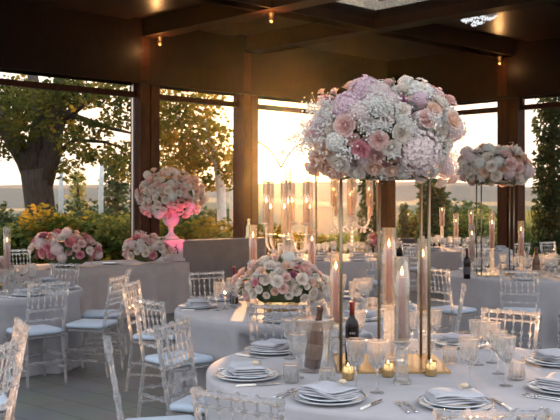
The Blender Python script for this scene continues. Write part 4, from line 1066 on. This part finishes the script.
for k, (px, s_, w, h, m_) in enumerate(((8, 25, 4.0, 2.3, 'leaf_cypress'), (55, 24, 3.6, 1.7, 'leaf_mid'), (92, 25, 3.4, 2.0, 'leaf_cypress'), (135, 25, 3.4, 1.6, 'leaf_mid'), (196, 25, 3.6, 1.7, 'leaf_cypress'), (420, 27, 2.6, 1.7, 'leaf_mid'), (452, 26, 2.8, 1.9, 'leaf_cypress'), (482, 27, 2.6, 1.8, 'leaf_mid'), (530, 26, 3.0, 1.9, 'leaf_mid'))):
    shrub(px, s_, w, h, 'distant soft green bush in the garden, ' + ('at the left frame edge behind the big trunk', 'right of the big trunk', 'between the pale trunks', 'behind the left wooden post', 'behind the slender-trunked tree', 'right of the corner post', 'below the left part of the smaller tall bouquet', 'left of the wide right post', 'right of the wide right post')[k], m_, 1500, .22, 200 + k, 'bush', 'garden_bush')
def spiky(px, s, h, label, mat, n, seed, spread=.5):
    base = ats(px, s, GZ); r = random.Random(seed); t = thing('spiky_plant', label, 'plant', base); mb = MB()
    for k in range(n):
        a = r.uniform(0, 6.28); e = r.uniform(.1, 1) * spread; L = h * r.uniform(.7, 1.05); d = Vector((math.cos(a) * e, math.sin(a) * e, 1)).normalized(); w = Vector((-math.sin(a), math.cos(a), 0)) * .03
        p1 = d * L * .55; p2 = d * L + Vector((math.cos(a), math.sin(a), -.5)) * L * .18 * e
        mb.add([-w, w, p1 + w, p1 - w, p2], [(0, 1, 2, 3), (3, 2, 4)])
    put('blades', mb.mesh('blades', M[mat], False), t)
    mb = MB(); mb.lathe([(.12, 0), (.14, .1), (.06, .2)], 8); put('crown', mb.mesh('crown', M['bark']), t); return t
spiky(536, 36, 1.9, 'sunlit yellow spiky plant right of the wide post', 'leaf_bright', 110, 1, .6)
spiky(526, 37, 1.25, 'lower green spiky plant at the foot of the wide post', 'leaf_mid', 90, 2, .9)
spiky(352, 38, 1.1, 'golden spiky grass plant behind the far table', 'leaf_bright', 90, 3, .6)
spiky(397, 37, 1.0, 'green spiky plant beside the corner post', 'leaf_mid', 70, 4, .6)
# garden arches: two thin bronze hoops outside the middle opening
b = ats(281, 36, GZ)
t = thing('garden_arch', 'two thin curved metal stems meeting against the bright sky', 'garden arch', b)
def ap(px, py): return Vector(((px - 281) / 36., 0, CH + (HY - py) / 36. - GZ))
for pts in (((246, 290), (247, 180), (252, 146), (259, 142), (268, 148), (275, 157), (281, 168)), ((317, 290), (316, 180), (311, 147), (303, 142), (294, 148), (287, 157), (281, 168))):
    mb = MB(); mb.tube([ap(*q) for q in pts], .028, 6); put('hoop', mb.mesh('hoop', M['bronze']), t)
# dark outdoor seat far away
mb = MB(); mb.rbox((0, 0, 0), (.6, .5, .45), .06); mb.rbox((0, .2, .45), (.6, .12, .45), .05)
p = ats(405, 41, GZ); o = put('garden_armchair', mb.mesh('garden_armchair', M['dark']), None, p); tag(o, 'dark garden armchair outside beyond the far white chairs', 'armchair')

# ------------------------------------------------------------------ light
SUN = Vector((9 / F, 1, 44 / F)).normalized()
l = bpy.data.lights.new('sun', 'SUN'); l.energy = 10; l.color = (1, .50, .20); l.angle = math.radians(1.2)
o = bpy.data.objects.new('sun', l); COL.objects.link(o); o.rotation_euler = SUN.to_track_quat('Z', 'Y').to_euler()
w = bpy.data.worlds.new('sky'); SC.world = w; w.use_nodes = True; nt = w.node_tree; nt.nodes.clear()
out = nt.nodes.new('ShaderNodeOutputWorld'); bg = nt.nodes.new('ShaderNodeBackground')
tc = nt.nodes.new('ShaderNodeTexCoord'); nz = nt.nodes.new('ShaderNodeVectorMath'); nz.operation = 'NORMALIZE'; link(nt, tc.outputs['Generated'], nz.inputs[0])
sx = nt.nodes.new('ShaderNodeSeparateXYZ'); link(nt, nz.outputs[0], sx.inputs[0])
rp = nt.nodes.new('ShaderNodeValToRGB'); cr = rp.color_ramp
cr.elements[0].position = 0; cr.elements[0].color = (.54, .52, .495, 1)
cr.elements[1].position = .6; cr.elements[1].color = (.98, 1.03, 1.12, 1)
e = cr.elements.new(.12); e.color = (.62, .61, .60, 1)
link(nt, sx.outputs['Z'], rp.inputs[0])
# the side of the sky towards the sun is warm and bright
dt = nt.nodes.new('ShaderNodeVectorMath'); dt.operation = 'DOT_PRODUCT'; dt.inputs[1].default_value = SUN; link(nt, nz.outputs[0], dt.inputs[0])
def math_node(op, a, b):
    n = nt.nodes.new('ShaderNodeMath'); n.operation = op
    for k, v in enumerate((a, b)):
        if hasattr(v, 'default_value') or hasattr(v, 'links'): link(nt, v, n.inputs[k])
        else: n.inputs[k].default_value = v
    return n.outputs[0]
dpos = math_node('MAXIMUM', dt.outputs['Value'], 0.0)
def glow(power, col, base):
    pw = math_node('POWER', dpos, power); mx = nt.nodes.new('ShaderNodeMix'); mx.data_type = 'RGBA'; mx.blend_type = 'ADD'; mx.inputs[0].default_value = 1
    sc_ = nt.nodes.new('ShaderNodeMix'); sc_.data_type = 'RGBA'; link(nt, pw, sc_.inputs[0]); sc_.inputs[6].default_value = (0, 0, 0, 1); sc_.inputs[7].default_value = (*col, 1)
    link(nt, base, mx.inputs[6]); link(nt, sc_.outputs[2], mx.inputs[7]); return mx.outputs[2]
c = glow(6, (.16, .08, .0), rp.outputs[0]); c = glow(25, (.5, .25, .03), c); c = glow(150, (1.2, .65, .2), c); c = glow(2500, (7, 4.5, 2.0), c)
link(nt, c, bg.inputs[0]); bg.inputs[1].default_value = 1.6
link(nt, bg.outputs[0], out.inputs[0])

# thin warm evening haze hanging in the air
mb = MB(); mb.box((0, 16, 5.4), (160, 46, 11.2))
m, nt, out = mat_new('haze')
v = nt.nodes.new('ShaderNodeVolumeScatter'); v.inputs['Color'].default_value = (1, .72, .48, 1); v.inputs['Density'].default_value = .00018; v.inputs['Anisotropy'].default_value = .93
link(nt, v.outputs[0], out.inputs['Volume'])
tag(put('haze', mb.mesh('haze', m, False)), 'thin warm haze in the low evening sunlight', 'haze', None, 'stuff')

# ------------------------------------------------------------------ camera
cam = bpy.data.cameras.new('camera'); cam.sensor_width = 36; cam.lens = F / 560 * 36; cam.shift_y = -(210 - HY) / 560
cam.dof.use_dof = True; cam.dof.focus_distance = 4.5; cam.dof.aperture_fstop = 11.0; cam.clip_end = 2000
co = bpy.data.objects.new('camera', cam); COL.objects.link(co); co.location = (0, 0, CH); co.rotation_euler = (PI / 2, 0, 0)
SC.camera = co
vs_ = SC.view_settings; vs_.view_transform = 'Standard'; vs_.look = 'None'; vs_.gamma = 1; vs_.use_curve_mapping = False; vs_.exposure = 0.33
cy = SC.cycles
cy.max_bounces = 10; cy.transparent_max_bounces = 40; cy.diffuse_bounces = 4; cy.glossy_bounces = 4; cy.transmission_bounces = 10
cy.caustics_reflective = False; cy.caustics_refractive = False; cy.sample_clamp_indirect = 4; cy.use_denoising = True
